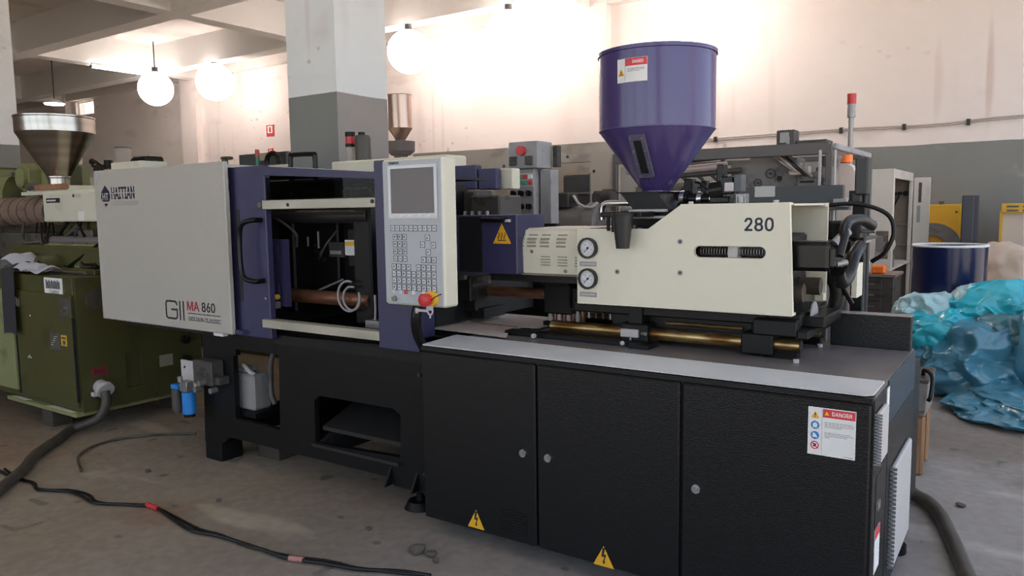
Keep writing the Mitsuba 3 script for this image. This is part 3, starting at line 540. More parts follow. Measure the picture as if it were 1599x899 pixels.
# injection unit: rods, slides, carriage
for y, xa in ((2.92, -1.78), (3.28, -1.86)):
    gr = add(M, 'guide_rod', cyl((xa, y, .861), (-.705, y, .861), .0245, 24), BRONZE, 40, label='greasy golden guide rod')
    for x0, x1 in ((-.83, -.712), (xa - .01, xa + .5)):
        add(M, 'rod_support', prism([(y - .035, .8146), (y + .035, .8146), (y + .016, .842), (y - .016, .842)], 'x', x0, x1), BLACK)
    add(gr, 'end_cap', cyl((-.705, y, .861), (-.701, y, .861), .0235, 24), DKSTEEL, 40)
    for cx in (-.745, -1.36):
        add(M, 'slide_block', cat(box(cx - .17 if cx > -1 else cx - .06, cx - .05 if cx > -1 else cx + .06, y - .045, y + .045, .822, .905, .006), box(cx - .13 if cx > -1 else cx - .03, cx - .08 if cx > -1 else cx + .03, y - .03, y + .03, .90, .99)), BLACK)
add(M, 'rod_support', cat(box(-1.98, -1.30, 2.83, 2.90, .8146, .836, .003), box(-1.35, -1.26, 2.80, 2.90, .8146, .832, .002)), BLACK)
add(M, 'deck_screw', cat(disc_y(-1.80, 2.80, .829, .011, .012, 16)), VENT, 40)
add(M, 'deck_screw', cat(ball((-1.375, 2.80, .833), .010, 2)), VENT, 40)
for x, y in ((-.70, 2.87), (-.70, 3.24)): add(M, 'deck_screw', cat(cyl((x, y - .03, .8146), (x, y - .03, .826), .011, 12)), VENT, 40)
add(M, 'clamp_piece', cat(box(-1.415, -1.335, 2.86, 2.90, .848, .882, .003), cyl((-1.375, 2.88, .80 + .02), (-1.375, 2.88, .85), .007, 10)), VENT, label='pale grey clamp on the front rod')
add(M, 'grease_nipple', cyl((-1.32, 2.87, .868), (-1.30, 2.86, .868), .008, 10), STEEL, 40)
add(M, 'carriage', cat(box(-1.66, -.70, 2.90, 3.30, .935, .985, .006), box(-1.50, -.90, 2.96, 3.22, .88, .935), box(-.86, -.70, 2.84, 2.90, .905, .965, .005)), BLACK, label='black injection carriage')
add(M, 'carriage_rail', cat(cyl((-1.25, 2.95, .905), (-.93, 2.95, .905), .008, 8)), BRONZE, 40)
add(M, 'carriage_arm', cat(box(-.72, -.63, 2.95, 3.25, .93, .97, .004), box(-.70, -.66, 2.84, 3.3, .90, .93, .004)), BLACK)
ir = add(M, 'injection_rod', cyl((-2.26, 3.09, .979), (-1.86, 3.09, .979), .026, 20), COPPER, 40, label='rusty brown injection rod')
add(M, 'rod_bracket', cat(box(-1.875, -1.735, 3.0, 3.16, .90, 1.04, .006), box(-1.88, -1.73, 2.98, 3.18, 1.035, 1.048, .003), box(-1.735, -1.58, 3.02, 3.14, .93, 1.02)), BLACK)
add(M, 'nozzle_block', cat(box(-2.50, -2.25, 2.98, 3.22, .88, 1.05, .01), box(-2.36, -2.24, 2.92, 2.98, .94, 1.06, .006), box(-2.30, -2.22, 3.0, 3.18, .85, .9)), INNER)
add(M, 'purge_lever', cat(cyl((-2.22, 2.92, 1.02), (-2.12, 2.90, 1.045), .008, 8), box(-2.14, -2.11, 2.89, 2.91, 1.04, 1.075), cyl((-2.30, 2.92, 1.055), (-2.26, 2.91, 1.06), .012, 8)), STEEL, 40)
add(M, 'under_cover', box(-2.13, -1.60, 2.93, 3.25, 1.05, 1.10, .004), DKSTEEL)
add(M, 'front_platen', box(-2.42, -2.33, 2.76, 3.62, .835, 1.33), INNER)
vb = add(M, 'oil_distributor', box(-1.90, -1.70, 3.03, 3.10, .838, .858, .003), BLACK)
for k in range(4):
    x = -1.875 + .049 * k
    add(vb, 'oil_line', cat(cyl((x, 3.06, .858), (x, 3.06, .895), .011, 12), cyl((x, 3.06, .895), (x, 3.06, .915), .008, 10)), VENT, 40)
    add(vb, 'oil_line', cyl((x + .022, 3.07, .85), (x + .022, 3.07, .92), .012, 12), COPPER, 40)
for k in range(9):
    x = -1.62 + .035 * k; add(M, 'oil_fitting', cyl((x, 2.97, .90), (x, 2.97, .935 - .012 * (k % 2)), .007, 8), DKSTEEL if k % 3 else STEEL, 40)
# nozzle guard
ng = add(M, 'nozzle_guard', cat(box(-2.22, -1.886, 2.80, 2.83, 1.095, 1.358, .004), box(-1.896, -1.886, 2.82, 3.03, 1.29, 1.358, .002), box(-1.896, -1.886, 2.81, 2.87, 1.095, 1.3), box(-2.22, -1.89, 2.82, 3.03, 1.348, 1.357), box(-2.22, -2.0, 3.02, 3.04, 1.1, 1.357)), BLUE, label='navy nozzle guard')
add(ng, 'window', box(-2.205, -2.075, 2.797, 2.801, 1.10, 1.35), INNER, label='dark guard window')
add(ng, 'handle', cat(tube([(-2.06, 2.80, 1.337), (-2.06, 2.778, 1.337), (-1.94, 2.778, 1.335), (-1.94, 2.80, 1.335)], .0105, 10, 1, False)), PLASTIC, 40)
add(ng, 'handle_clip', box(-1.955, -1.915, 2.782, 2.80, 1.325, 1.338, .003), VENT)
hs = add(ng, 'warning_sign', tri_y(-1.965, 1.230, .098, 2.7995, .0012), YEL, label='yellow hot surface warning triangle')
for k in range(3):
    x = -1.982 + .016 * k
    add(ng, 'hot_mark', tube([(x, 2.7982, 1.250), (x - .004, 2.7982, 1.258), (x + .004, 2.7982, 1.267), (x, 2.7982, 1.278)], .0018, 6, 4), INK)
add(ng, 'hot_mark', box(-1.988, -1.942, 2.797, 2.7984, 1.243, 1.2465), INK)
# barrel cover
bcp = [(2.85, 1.10), (2.845, 1.235), (2.872, 1.285), (2.90, 1.297), (3.28, 1.297), (3.31, 1.285), (3.335, 1.235), (3.33, 1.10), (3.28, 1.085), (2.90, 1.085)]
bc = add(M, 'barrel_cover', prism(bcp, 'x', -1.925, -1.578), CREAM, label='cream slotted barrel cover')
for gx in (-1.905, -1.862, -1.795, -1.712):
    for k in range(4):
        add(bc, 'slot', prism([(2.8455 + .0014 * (k == 0) * 12, 1.262 - .0155 * k - .0), (2.842 + (.018 if k == 0 else .006 if k == 1 else 0), 1.266 - .0155 * k), (2.846 + (.018 if k == 0 else .006 if k == 1 else 0), 1.271 - .0155 * k), (2.852 + .02, 1.267 - .0155 * k)], 'x', gx, gx + (.026 if gx < -1.9 else .046)), SLATE)
for gx in (-1.905, -1.79, -1.705, -1.62):
    for k in range(4): add(bc, 'slot', box(gx, gx + (.024 if gx < -1.9 else .046 if gx < -1.65 else .02), 2.8435, 2.848, 1.172 - .0125 * k, 1.1765 - .0125 * k), SLATE)
for x, z in ((-1.915, 1.112), (-1.668, 1.113), (-1.838, 1.195), (-1.586, 1.20)): add(bc, 'screw', cat(disc_y(x, 2.848, z, .0075, .005, 14)), STEEL, 40)
# main injection cover
yc = 2.80
cvp = Polygon([(-1.583, .985), (-.707, .990), (-.725, 1.393), (-1.130, 1.389), (-1.263, 1.298), (-1.583, 1.297)])
slot = sbox(-1.052, 1.2125, -.826, 1.2125).buffer(.0205)
cv = add(M, 'injection_cover', cat(prism(cvp.difference(slot), 'y', yc, yc + .012), box(-1.13, -.725, yc, yc + .05, 1.384, 1.392), prism([(-.735, 1.0), (-.707, .99), (-.725, 1.393), (-.735, 1.39)], 'y', yc + .005, yc + .022), box(-1.58, -.712, yc + .01, yc + .07, .985, .994)), CREAM, label='large cream injection cover')
add(cv, 'lettering', text('280', -.883, -.778, 1.292, .046, yc, True), INKNAVY)
add(cv, 'slot_edge', prism(slot.buffer(.002).difference(slot), 'y', yc - .0008, yc), SLATE)
sp = add(M, 'spring', cat(*[ring_y(0, 0, 0, .014, .017, .003, 12).apply_transform(trimesh.transformations.rotation_matrix(PI / 2, [0, 0, 1])).apply_translation([-1.06 + .0105 * k, yc + .045, 1.2125]) for k in range(10)], *[ring_y(0, 0, 0, .014, .017, .003, 12).apply_transform(trimesh.transformations.rotation_matrix(PI / 2, [0, 0, 1])).apply_translation([-.91 + .0105 * k, yc + .045, 1.2125]) for k in range(9)]), STEEL)
add(M, 'slot_backing', box(-1.10, -.79, yc + .075, yc + .08, 1.17, 1.255), INNER); add(M, 'slot_stop', box(-.95, -.915, yc + .02, yc + .07, 1.185, 1.24), VENT)
for x, z in ((-1.130, 1.249), (-1.129, 1.129), (-1.397, 1.124)):
    sc_ = add(cv, 'screw', ring_y(x, yc, z, .006, .0105, .0025, 20), STEEL, 40); add(cv, 'screw_socket', disc_y(x, yc, z, .0065, .0015, 14), GREYD)
for gz in (1.218, 1.091):
    gx = -1.529
    gg = add(M, 'pressure_gauge', cat(ring_y(gx, yc, gz, .0345, .0435, .016, 40), disc_y(gx, yc - .001, gz, .040, .004, 32)), PLASTIC, 40, label='round pressure gauge with black bezel')
    add(gg, 'face', disc_y(gx, yc - .005, gz, .0347, .003, 36), GAUGEF, label='pale dial')
    tk = []
    for k in range(28):
        a = math.radians(-45 + 270 * k / 27); r_ = .0245 if k % 3 == 0 else .027
        tk.append(cyl((gx + r_ * math.cos(a), yc - .0084, gz + r_ * math.sin(a)), (gx + .031 * math.cos(a), yc - .0084, gz + .031 * math.sin(a)), .0005, 4))
    tk += [text(str(n_), gx + .0185 * math.cos(a) - .0035, gx + .0185 * math.cos(a) + .0035, gz + .0185 * math.sin(a) - .0025, .005, yc - .008, False, .0004) for n_, a in ((5, 3.6), (10, 2.3), (15, .9), (20, -.3))]
    add(gg, 'dial_marks', cat(*tk), INK)
    add(gg, 'needle', cat(prism([(gx - .018, gz - .017), (gx - .016, gz - .019), (gx + .013, gz + .0125)], 'y', yc - .0095, yc - .0085), disc_y(gx, yc - .008, gz, .005, .003, 14)), INK)
    pl = add(M, 'gauge_plate', box(gx - .042, gx + .038, yc - .002, yc, gz - .076, gz - .056, .0006), PENDG, label='small grey nameplate')
    add(pl, 'plate_text', box(gx - .033, gx + .03, yc - .0028, yc - .002, gz - .069, gz - .063), VENT)
# far cover
add(M, 'rear_injection_cover', cat(box(-1.60, -.712, 3.345, 3.36, .985, 1.39, .001), box(-.745, -.712, 3.30, 3.345, .99, 1.02), box(-.735, -.712, 3.30, 3.345, 1.375, 1.39), box(-1.12, -.72, yc + .05, 3.345, 1.381, 1.3865)), CREAM, label='cream rear injection cover')
add(M, 'injection_housing', cat(box(-1.55, -.78, 2.90, 3.30, 1.03, 1.27, .01), box(-1.25, -.85, 2.9, 3.25, 1.27, 1.36, .008)), BLACK)
for y in (2.93, 3.2): add(M, 'oil_cylinder', cyl((-.95, y, 1.06), (-.70, y, 1.06), .035, 20), WOODD, 40)
hm = add(M, 'motor_housing', cat(box(-.80, -.600, 2.86, 2.98, 1.146, 1.252, .014), box(-.61, -.585, 2.87, 2.97, 1.155, 1.235, .01)), PLASTIC, 30, label='glossy black motor housing')
add(hm, 'fitting', cat(cyl((-.60, 2.93, 1.24), (-.565, 2.98, 1.285), .018, 12), cyl((-.59, 2.92, 1.17), (-.56, 2.95, 1.175), .012, 10)), STEEL, 40)
for pts, r_ in ((((-.585, 2.93, 1.20), (-.575, 2.96, 1.27), (-.575, 3.03, 1.318), (-.545, 3.12, 1.325), (-.52, 3.2, 1.30)), .020),
                (((-.59, 2.95, 1.14), (-.585, 3.0, 1.10), (-.58, 3.08, 1.115), (-.575, 3.15, 1.18), (-.57, 3.25, 1.22)), .026),
                (((-.742, 3.42, 1.17), (-.712, 3.42, 1.10), (-.684, 3.42, 1.04), (-.682, 3.42, .98), (-.705, 3.41, .92), (-.77, 3.39, .875), (-.88, 3.38, .86)), .032),
                (((-.62, 3.1, 1.11), (-.60, 3.15, 1.05), (-.585, 3.2, 1.0)), .010),
                (((-.80, 3.36, 1.37), (-.62, 3.37, 1.385), (-.50, 3.38, 1.345), (-.47, 3.38, 1.27), (-.50, 3.38, 1.19), (-.55, 3.4, 1.15)), .0085)):
    add(M, 'hydraulic_hose', tube(pts, r_, 12), RUBBER, 40, label='black hydraulic hose')
add(M, 'swivel_plate', cat(cyl((-.685, 3.02, .965), (-.680, 3.02, .965), .055, 24), box(-.70, -.68, 2.97, 3.07, .90, .96)), PENDG, 40)
add(M, 'rear_valve_block', cat(box(-.77, -.60, 3.40, 3.52, 1.235, 1.315, .01), box(-.75, -.62, 3.39, 3.5, 1.18, 1.24, .01)), PLASTIC)
add(M, 'rear_tray', cat(box(-.80, -.60, 3.38, 3.55, 1.125, 1.14), box(-.62, -.60, 3.38, 3.55, 1.0, 1.14)), CREAM)
cpst = add(M, 'cable_post', cat(box(-.648, -.598, 3.50, 3.55, .70, 1.44, .004), box(-.663, -.648, 3.5, 3.55, 1.38, 1.44)), BLACK, label='black upright cable post')
add(cpst, 'junction_box', cat(box(-.632, -.582, 3.44, 3.52, 1.42, 1.575, .006), box(-.645, -.61, 3.46, 3.52, 1.39, 1.43, .004)), DKSTEEL)
add(cpst, 'sensor', cyl((-.60, 3.46, 1.285), (-.55, 3.46, 1.285), .022, 14), STEEL, 40)

# hopper
hc = np.array([-1.357, 3.09, 0.0]); R = .243
prof = [(R - .003, 1.70), (R, 1.70), (R, 2.010), (R + .006, 2.012), (R + .006, 2.024), (R - .006, 2.024), (R - .006, 1.704), (R - .003, 1.70)]
hp = add(M, 'hopper', lathe([(.056, 1.43), (.060, 1.43), (.060, 1.452), (R, 1.704), (R, 2.008), (R + .006, 2.010), (R + .006, 2.024), (R - .006, 2.024), (R - .006, 1.706), (.054, 1.452), (.054, 1.43), (.056, 1.43)], hc, 96), HOPBLUE, 30, label='glossy purple-blue hopper')
add(hp, 'seam', lathe([(R, 1.7015), (R + .0015, 1.703), (R + .0015, 1.706), (R, 1.7075), (R, 1.7015)], hc, 72), HOPBLUE)
def on_cyl(m, ang0, zoff, Rr):
    """bend a mesh drawn in (x = along, -y = outwards, z) round the hopper"""
    v = m.vertices.copy(); m = m.copy(); a = ang0 + v[:, 0] / Rr; q = Rr - v[:, 1]
    m.vertices = np.stack([hc[0] + q * np.cos(a), hc[1] + q * np.sin(a), v[:, 2] + zoff], 1); return m
def bbox_sub(x0, x1, y0_, y1_, z0, z1, n=10):
    return cat(*[box(x0 + (x1 - x0) * i / n, x0 + (x1 - x0) * (i + 1) / n, y0_, y1_, z0, z1) for i in range(n)])
A0 = math.radians(-90.5)
hl = add(hp, 'danger_label', on_cyl(bbox_sub(-.066, .066, -.0012, 0, -.045, .048), A0, 1.924, R), WHITE, label='white danger label with red header')
def hlab(n_, m_, mt): add(hp, n_, on_cyl(m_, A0, 1.924, R), mt)
hlab('label_header', bbox_sub(-.027, .065, -.0020, -.0012, .018, .047, 8), LBLRED)
hlab('label_lettering', text('DANGER', .004, .05, .027, .012, -.0020, True, .0006), WHITE)
hlab('label_pictogram', tri_y(-.046, -.018, .030, -.0012, .0008), YEL)
hlab('label_mark', cat(box(-.048, -.044, -.0026, -.002, -.012, .0), box(-.056, -.036, -.0026, -.002, -.0165, -.0145)), INK)
hlab('label_rule', box(-.0285, -.0270, -.0018, -.0012, -.044, .047), INKG)
for z, w in ((.006, .07), (.001, .074), (-.004, .05)): hlab('label_text', bbox_sub(-.018, -.018 + w, -.0018, -.0012, z, z + .0025, 6), INKG)
def on_cone(m, ang):
    """a mesh drawn in (x, -y outwards, z = along the slope, 0 at z 1.452 of the cone) laid on the cone"""
    sl = np.array([R - .060, .252]); L = np.linalg.norm(sl); sl = sl / L; nr = np.array([sl[1], -sl[0]])
    v = m.vertices; rr = .060 + v[:, 2] * sl[0] + (-v[:, 1]) * nr[0]; zz = 1.452 + v[:, 2] * sl[1] + (-v[:, 1]) * nr[1]
    e = np.array([math.cos(ang), math.sin(ang)]); tdir = np.array([-e[1], e[0]]); m = m.copy()
    m.vertices = np.stack([hc[0] + rr * e[0] + v[:, 0] * tdir[0], hc[1] + rr * e[1] + v[:, 0] * tdir[1], zz], 1); return m
AW = math.radians(-87)
sw = add(hp, 'sight_glass', on_cone(cat(prism(sbox(-.033, .075, .033, .275).difference(sbox(-.017, .095, .017, .255)), 'y', -.016, -.001)), AW), mat('glass_frame', (0.10, 0.095, 0.14), 0.25), label='long sight glass with screwed frame')
add(hp, 'sight_pane', on_cone(box(-.018, .018, -.013, -.010, .093, .257), AW), INNER)
for x in (-.025, .025):
    for z in (.083, .145, .205, .267): add(hp, 'screw', on_cone(disc_y(x, -.016, z, .0042, .003, 10), AW), STEEL)
add(M, 'hopper_base', cat(prism([(-1.448, 1.443), (-1.285, 1.443), (-1.228, 1.372), (-1.228, 1.34), (-1.395, 1.34), (-1.395, 1.38)], 'y', 2.93, 3.22), box(-1.47, -1.24, 2.93, 3.2, 1.27, 1.338, .004)), BLACK, label='black sliding hopper base')
add(M, 'base_rim', cat(box(-1.465, -1.28, 2.92, 3.23, 1.441, 1.446)), BLACK)
add(M, 'slide_rail', cat(box(-1.40, -1.235, 2.905, 2.93, 1.362, 1.374, .002)), VENT, label='pale slide rail')
add(M, 'slide_rail', cat(box(-1.40, -1.235, 2.895, 2.93, 1.336, 1.347, .002)), VENT)
add(M, 'slide_arm', cat(box(-1.46, -1.28, 2.77, 2.92, 1.345, 1.365, .003), cyl((-1.43, 2.785, 1.35), (-1.43, 2.785, 1.29), .007, 8), cyl((-1.41, 2.785, 1.35), (-1.41, 2.785, 1.285), .005, 8)), BLACK)
add(M, 'outlet_cone', cat(lathe([(.016, 0), (.026, 0), (.041, .125), (.044, .135), (.030, .135), (.016, 0)], (-1.345, 2.742, 1.222), 28), box(-1.375, -1.31, 2.74, 2.90, 1.345, 1.362)), DKSTEEL, 40, label='dark grey outlet cone')
add(M, 'outlet_latch', cat(cyl((-1.37, 2.90, 1.27), (-1.37, 2.90, 1.31), .008, 8), cyl((-1.345, 2.90, 1.255), (-1.345, 2.90, 1.30), .010, 8), box(-1.38, -1.33, 2.89, 2.91, 1.285, 1.295)), STEEL, 40)
add(M, 'base_pull', tube([(-1.43, 2.925, 1.368), (-1.43, 2.905, 1.372), (-1.39, 2.905, 1.374), (-1.39, 2.925, 1.37)], .004, 6, 1, False), STEEL, 40)
add(M, 'outlet_pipe', tube([(-1.57, 3.0, 1.33), (-1.572, 3.0, 1.375), (-1.555, 3.0, 1.40), (-1.50, 3.0, 1.402), (-1.44, 3.0, 1.402)], .013, 12), CHROME, 40, label='bent bright outlet pipe')
# drive parts on top of the injection unit
add(M, 'drive_motor', cat(cyl((-1.32, 3.12, 1.415), (-1.22, 3.12, 1.415), .034, 24), cyl((-1.22, 3.12, 1.415), (-1.10, 3.12, 1.412), .024, 20), box(-1.30, -1.05, 3.06, 3.18, 1.385, 1.40, .003)), PLASTIC, 40, label='black drive motor behind the hopper')
for x, r_ in ((-1.255, .036), (-1.18, .030), (-1.125, .027)): add(M, 'shaft_collar', cyl((x, 3.12, 1.414), (x + .02, 3.12, 1.414), r_, 24), CHROME, 40)
add(M, 'valve', box(-1.245, -1.21, 3.12, 3.18, 1.43, 1.50, .004), BLACK); add(M, 'valve', box(-1.175, -1.15, 3.13, 3.18, 1.43, 1.49, .004), BLACK)
add(M, 'valve', cat(cyl((-1.10, 3.05, 1.445), (-1.045, 3.05, 1.45), .036, 22), box(-1.055, -1.0, 3.02, 3.09, 1.43, 1.50, .005), box(-1.10, -1.02, 3.03, 3.1, 1.395, 1.42, .004), box(-1.08, -1.05, 3.05, 3.10, 1.48, 1.55, .004)), PLASTIC, 40, label='black solenoid valve')
add(M, 'valve_plug', cat(box(-1.03, -.995, 3.0, 3.06, 1.44, 1.475, .003)), VENT); add(M, 'valve_plug', box(-.995, -.965, 3.01, 3.07, 1.44, 1.505, .002), GREYB)
add(M, 'valve_cable', tube([(-1.20, 3.14, 1.485), (-1.17, 3.10, 1.48), (-1.12, 3.08, 1.45), (-1.10, 3.06, 1.43)], .006, 8), RUBBER, 40)
add(M, 'valve_bracket', box(-.985, -.945, 3.0, 3.05, 1.388, 1.43, .003), STEEL); add(M, 'bracket_bolt', cyl((-.955, 2.97, 1.395), (-.955, 2.97, 1.42), .012, 10), STEEL, 40)
for x in (-1.10, -.78): add(M, 'cover_screw', cyl((x, yc + .03, 1.392), (x, yc + .03, 1.402), .010, 12), VENT, 40)
# loose sheet on the deck
tv = np.array([[-2.36, 2.72], [-1.90, 2.72], [-1.87, 2.90], [-1.90, 3.12], [-1.89, 3.30], [-2.08, 3.33], [-2.10, 2.95]])
ps = Polygon([(-2.09, 2.73), (-1.87, 2.725), (-1.995, 2.925), (-1.995, 3.0), (-1.88, 3.02), (-1.90, 3.33), (-2.09, 3.33)])
ps = thing('paper_sheet', 'creased tan paper sheet lying on the machine deck left of the rods', 'sheet')
add(ps, 'sheet', cat(prism([(-2.385, 2.763), (-1.90, 2.728), (-1.955, 2.82), (-1.995, 2.825), (-1.995, 2.96), (-2.44, 3.02)], 'z', .8215, .8255), prism([(-2.44, 3.02), (-1.995, 2.95), (-1.995, 3.0), (-1.91, 3.01), (-1.92, 3.30), (-2.06, 3.335), (-2.52, 3.335)], 'z', .8225, .8290)), SHEET)
add(ps, 'crease', prism([(-2.30, 2.992), (-2.0, 2.950), (-1.998, 2.962), (-2.15, 2.985), (-2.30, 3.004)], 'z', .829, .8325), WOOD)

# ------------------------------------------------------------------ green machine on the left
G = thing('green_molding_machine', 'old olive green moulding machine with stainless hopper at the left edge', 'machine')
gx1, gy0 = -4.95, 2.38
gb = add(G, 'base', cat(prism(sbox(2.40, .12, 3.25, .99).difference(sbox(2.69, .235, 2.80, .475)), 'x', gx1 - .03, gx1), box(-7.6, gx1 - .02, gy0 + .015, 3.25, .14, .90), box(-7.6, gx1 - .02, gy0 + .01, 3.25, .88, .995, .004), box(-7.6, gx1, 3.22, 3.25, .12, .99)), GREEN, label='olive green base')
add(gb, 'foot_rail', cat(box(-5.90, gx1, gy0 - .03, 3.25, .11, .135, .003)), GREENL)
add(gb, 'worn_patch', cat(prism([(-5.35, 2.355), (-5.02, 2.352), (-4.99, 2.378), (-5.30, 2.39)], 'z', .1355, .1365), prism([(-5.85, 2.36), (-5.66, 2.355), (-5.60, 2.385), (-5.80, 2.39)], 'z', .1355, .1365)), CREAMOLD)
d1 = add(G, 'door', box(-5.735, -4.975, gy0 - .004, gy0 + .016, .165, .885, .004), GREEN, label='olive green front door')
d2 = add(G, 'door', box(-7.5, -5.76, gy0 - .02, gy0 + .016, .19, .885, .004), GREENL, label='paler green front door')
add(d1, 'door_seam', box(-5.752, -5.742, gy0 - .006, gy0 + .01, .17, .93), INNER); add(d1, 'door_seam', box(-4.972, -4.962, gy0 - .006, gy0 + .01, .20, .74), INNER)
pl = add(d1, 'lock_plate', box(-5.115, -4.965, gy0 - .009, gy0 - .004, .745, .865, .002), GRIME)
add(pl, 'lock', cat(disc_y(-5.05, gy0 - .009, .80, .022, .012, 16), ring_y(-5.05, gy0 - .015, .825, .006, .012, .004, 14)), CHROME, 40)
dp = add(d1, 'dark_plate', box(-5.265, -5.135, gy0 - .008, gy0 - .004, .515, .635, .001), GRIME, label='small dirty metal plate')
for k in range(5): add(dp, 'scratch', box(-5.255 + .012 * k, -5.225 + .014 * k, gy0 - .0088, gy0 - .008, .55 + .014 * k, .554 + .014 * k), VENT)
ys = add(d1, 'yellow_sticker', box(-5.125, -5.05, gy0 - .006, gy0 - .004, .555, .625), BRASSY, label='yellow sticker')
add(ys, 'sticker_text', cat(box(-5.115, -5.06, gy0 - .0067, gy0 - .006, .60, .612), box(-5.10, -5.07, gy0 - .0067, gy0 - .006, .565, .59)), GRIME)
add(d1, 'latch', cat(box(-5.72, -5.66, gy0 - .012, gy0 - .004, .77, .83, .003), box(-5.69, -5.68, gy0 - .02, gy0 - .012, .78, .84)), STEEL)
add(d1, 'small_mark', cat(*[box(-5.60 + .02 * k, -5.585 + .02 * k, gy0 - .0055, gy0 - .004, .43, .44 + .012 * (k % 2)) for k in range(3)], box(-5.53, -5.515, gy0 - .0055, gy0 - .004, .715, .728)), VENT)
np_ = add(G, 'number_plate', box(-5.315, -5.085, gy0 + .004, gy0 + .010, .865, .985), WHITE, label='white plate with tall marks over a number')
bars = [box(-5.29 + .0125 * k, -5.282 + .0125 * k, gy0 + .003, gy0 + .004, .915, .972 - .006 * ((k * 7) % 3)) for k in range(15)]
add(np_, 'plate_bars', cat(*bars), INK); add(np_, 'lettering', text('1760501', -5.255, -5.12, .878, .028, gy0 + .004, False), INK)
# right face of the green base: vent, socket, plug, stickers
fan = add(gb, 'fan_grille', cat(to_x(ring_y(2.515, 0, .85, .0, .062, .006, 28), gx1, 0), to_x(cat(*[box(2.46 + .011 * k, 2.464 + .011 * k, -.009, -.006, .80, .90) for k in range(10)]), gx1, 0)), GRIME, label='round sooty fan vent')
add(gb, 'vent_back', box(gx1 - .06, gx1 - .04, 2.68, 2.81, .22, .49), GRIME)
add(gb, 'recess_edge', cat(box(gx1 - .002, gx1 + .002, 2.70, 2.895, .222, .228), box(gx1 - .002, gx1 + .002, 2.885, 2.895, .135, .228)), GRIME)
add(gb, 'paper_sticker', box(gx1, gx1 + .001, 2.925, 3.025, .335, .415), mat('faded_pink', (0.30, 0.27, 0.21), 0.7))
rs = add(gb, 'red_sticker', box(gx1, gx1 + .0012, 2.468, 2.565, .352, .41), mat('dark_red', (0.19, 0.02, 0.02), 0.5), label='dark red sticker')
add(rs, 'sticker_text', to_x(text('380V', 2.478, 2.555, .367, .028, -.0012, True, .0006), gx1, 0), INK)
sk = add(gb, 'power_socket', cat(cyl((gx1, 2.51, .285), (gx1 + .05, 2.51, .275), .045, 20), cyl((gx1 + .05, 2.51, .275), (gx1 + .075, 2.51, .262), .055, 20), box(gx1 + .02, gx1 + .06, 2.44, 2.47, .235, .26)), VENT, 40, label='pale round power socket with plug')
for y, z in ((3.12, .50), (3.12, .36)): add(gb, 'cable_gland', cyl((gx1, y, z), (gx1 + .03, y, z), .030, 14), INNER, 40)
add(gb, 'screw', cyl((gx1, 3.11, .56), (gx1 + .01, 3.11, .56), .008, 8), INNER)
add(G, 'control_wire', tube([(gx1 + .02, 2.95, .79), (gx1 + .04, 3.08, .74), (gx1 + .05, 3.16, .66), (gx1 + .05, 3.15, .58), (gx1 + .03, 3.12, .51)], .008, 8), RUBBER, 40)
for fx in (-5.35, -7.2): add(G, 'skid_block', box(fx - .07, fx + .07, gy0 - .02, gy0 + .10, 0, .11), WOODD)
add(G, 'skid_block', box(-5.2, -5.05, 3.05, 3.2, 0, .11), WOODD)
# injection end on the base
add(G, 'bed', cat(box(-7.5, -5.0, 2.55, 3.24, .995, 1.03, .004), box(-6.3, -5.0, 2.62, 3.24, 1.03, 1.17, .01)), GREEN)
add(G, 'way_edge', cat(box(-7.4, -5.1, 2.52, 2.56, .995, 1.012)), SILVER)
cv2 = add(G, 'cover_box', box(-6.055, -5.02, 2.75, 3.15, 1.338, 1.540, .008), CREAMOLD, label='cream rectangular cover')
add(cv2, 'nameplate', box(-5.99, -5.80, 2.745, 2.75, 1.475, 1.508), INK)
add(cv2, 'plate_text', box(-5.98, -5.85, 2.744, 2.745, 1.485, 1.498), VENT)
add(cv2, 'screw', cat(disc_y(-5.60, 2.75, 1.52, .012, .004, 10)), GRIME)
add(cv2, 'lid', box(-5.55, -5.47, 2.746, 2.75, 1.345, 1.41), WHITE)
add(cv2, 'label', box(-5.57, -5.50, 2.7465, 2.75, 1.505, 1.53), BEIGE)
bl = add(G, 'barrel', cyl((-8.0, 2.95, 1.42), (-6.05, 2.95, 1.42), .105, 28), BARREL, 40, label='brown insulated heating barrel')
for k in range(10): add(bl, 'heater_band', cyl((-6.12 - .145 * k, 2.95, 1.42), (-6.24 - .145 * k, 2.95, 1.42), .114, 28), BARREL, 40)
gh = add(G, 'hopper', lathe([(.065, 1.66), (.07, 1.66), (.27, 2.005), (.27, 2.11), (.275, 2.115), (.275, 2.125), (.265, 2.125), (.265, 2.01), (.065, 1.67), (.065, 1.66)], (-6.21, 2.95, 0), 72), STAIN, 30, label='stainless steel cone hopper')
scene[gh]['to_world'] = T()
add(gh, 'neck', lathe([(.06, 1.58), (.075, 1.58), (.075, 1.665), (.085, 1.67), (.085, 1.68), (.06, 1.68)], (-6.21, 2.95, 0), 32), STAIN, 30)
add(G, 'hopper_slide', cat(box(-6.45, -5.80, 2.82, 3.08, 1.565, 1.60, .003), box(-6.50, -5.1, 2.80, 3.12, 1.54, 1.565)), CREAMOLD)
add(G, 'wood_strip', cat(box(-6.30, -5.80, 2.79, 2.82, 1.575, 1.61), box(-6.2, -5.75, 2.785, 2.80, 1.60, 1.612)), WOOD)
add(G, 'slide_knob', cyl((-6.36, 2.80, 1.60), (-6.26, 2.80, 1.61), .03, 12), GRIME, 40)
add(G, 'control_box', box(-5.55, -5.16, 3.0, 3.2, 1.60, 1.755, .004), CREAMOLD); add(G, 'box_label', box(-5.46, -5.42, 2.993, 3.0, 1.61, 1.64), GRIME)
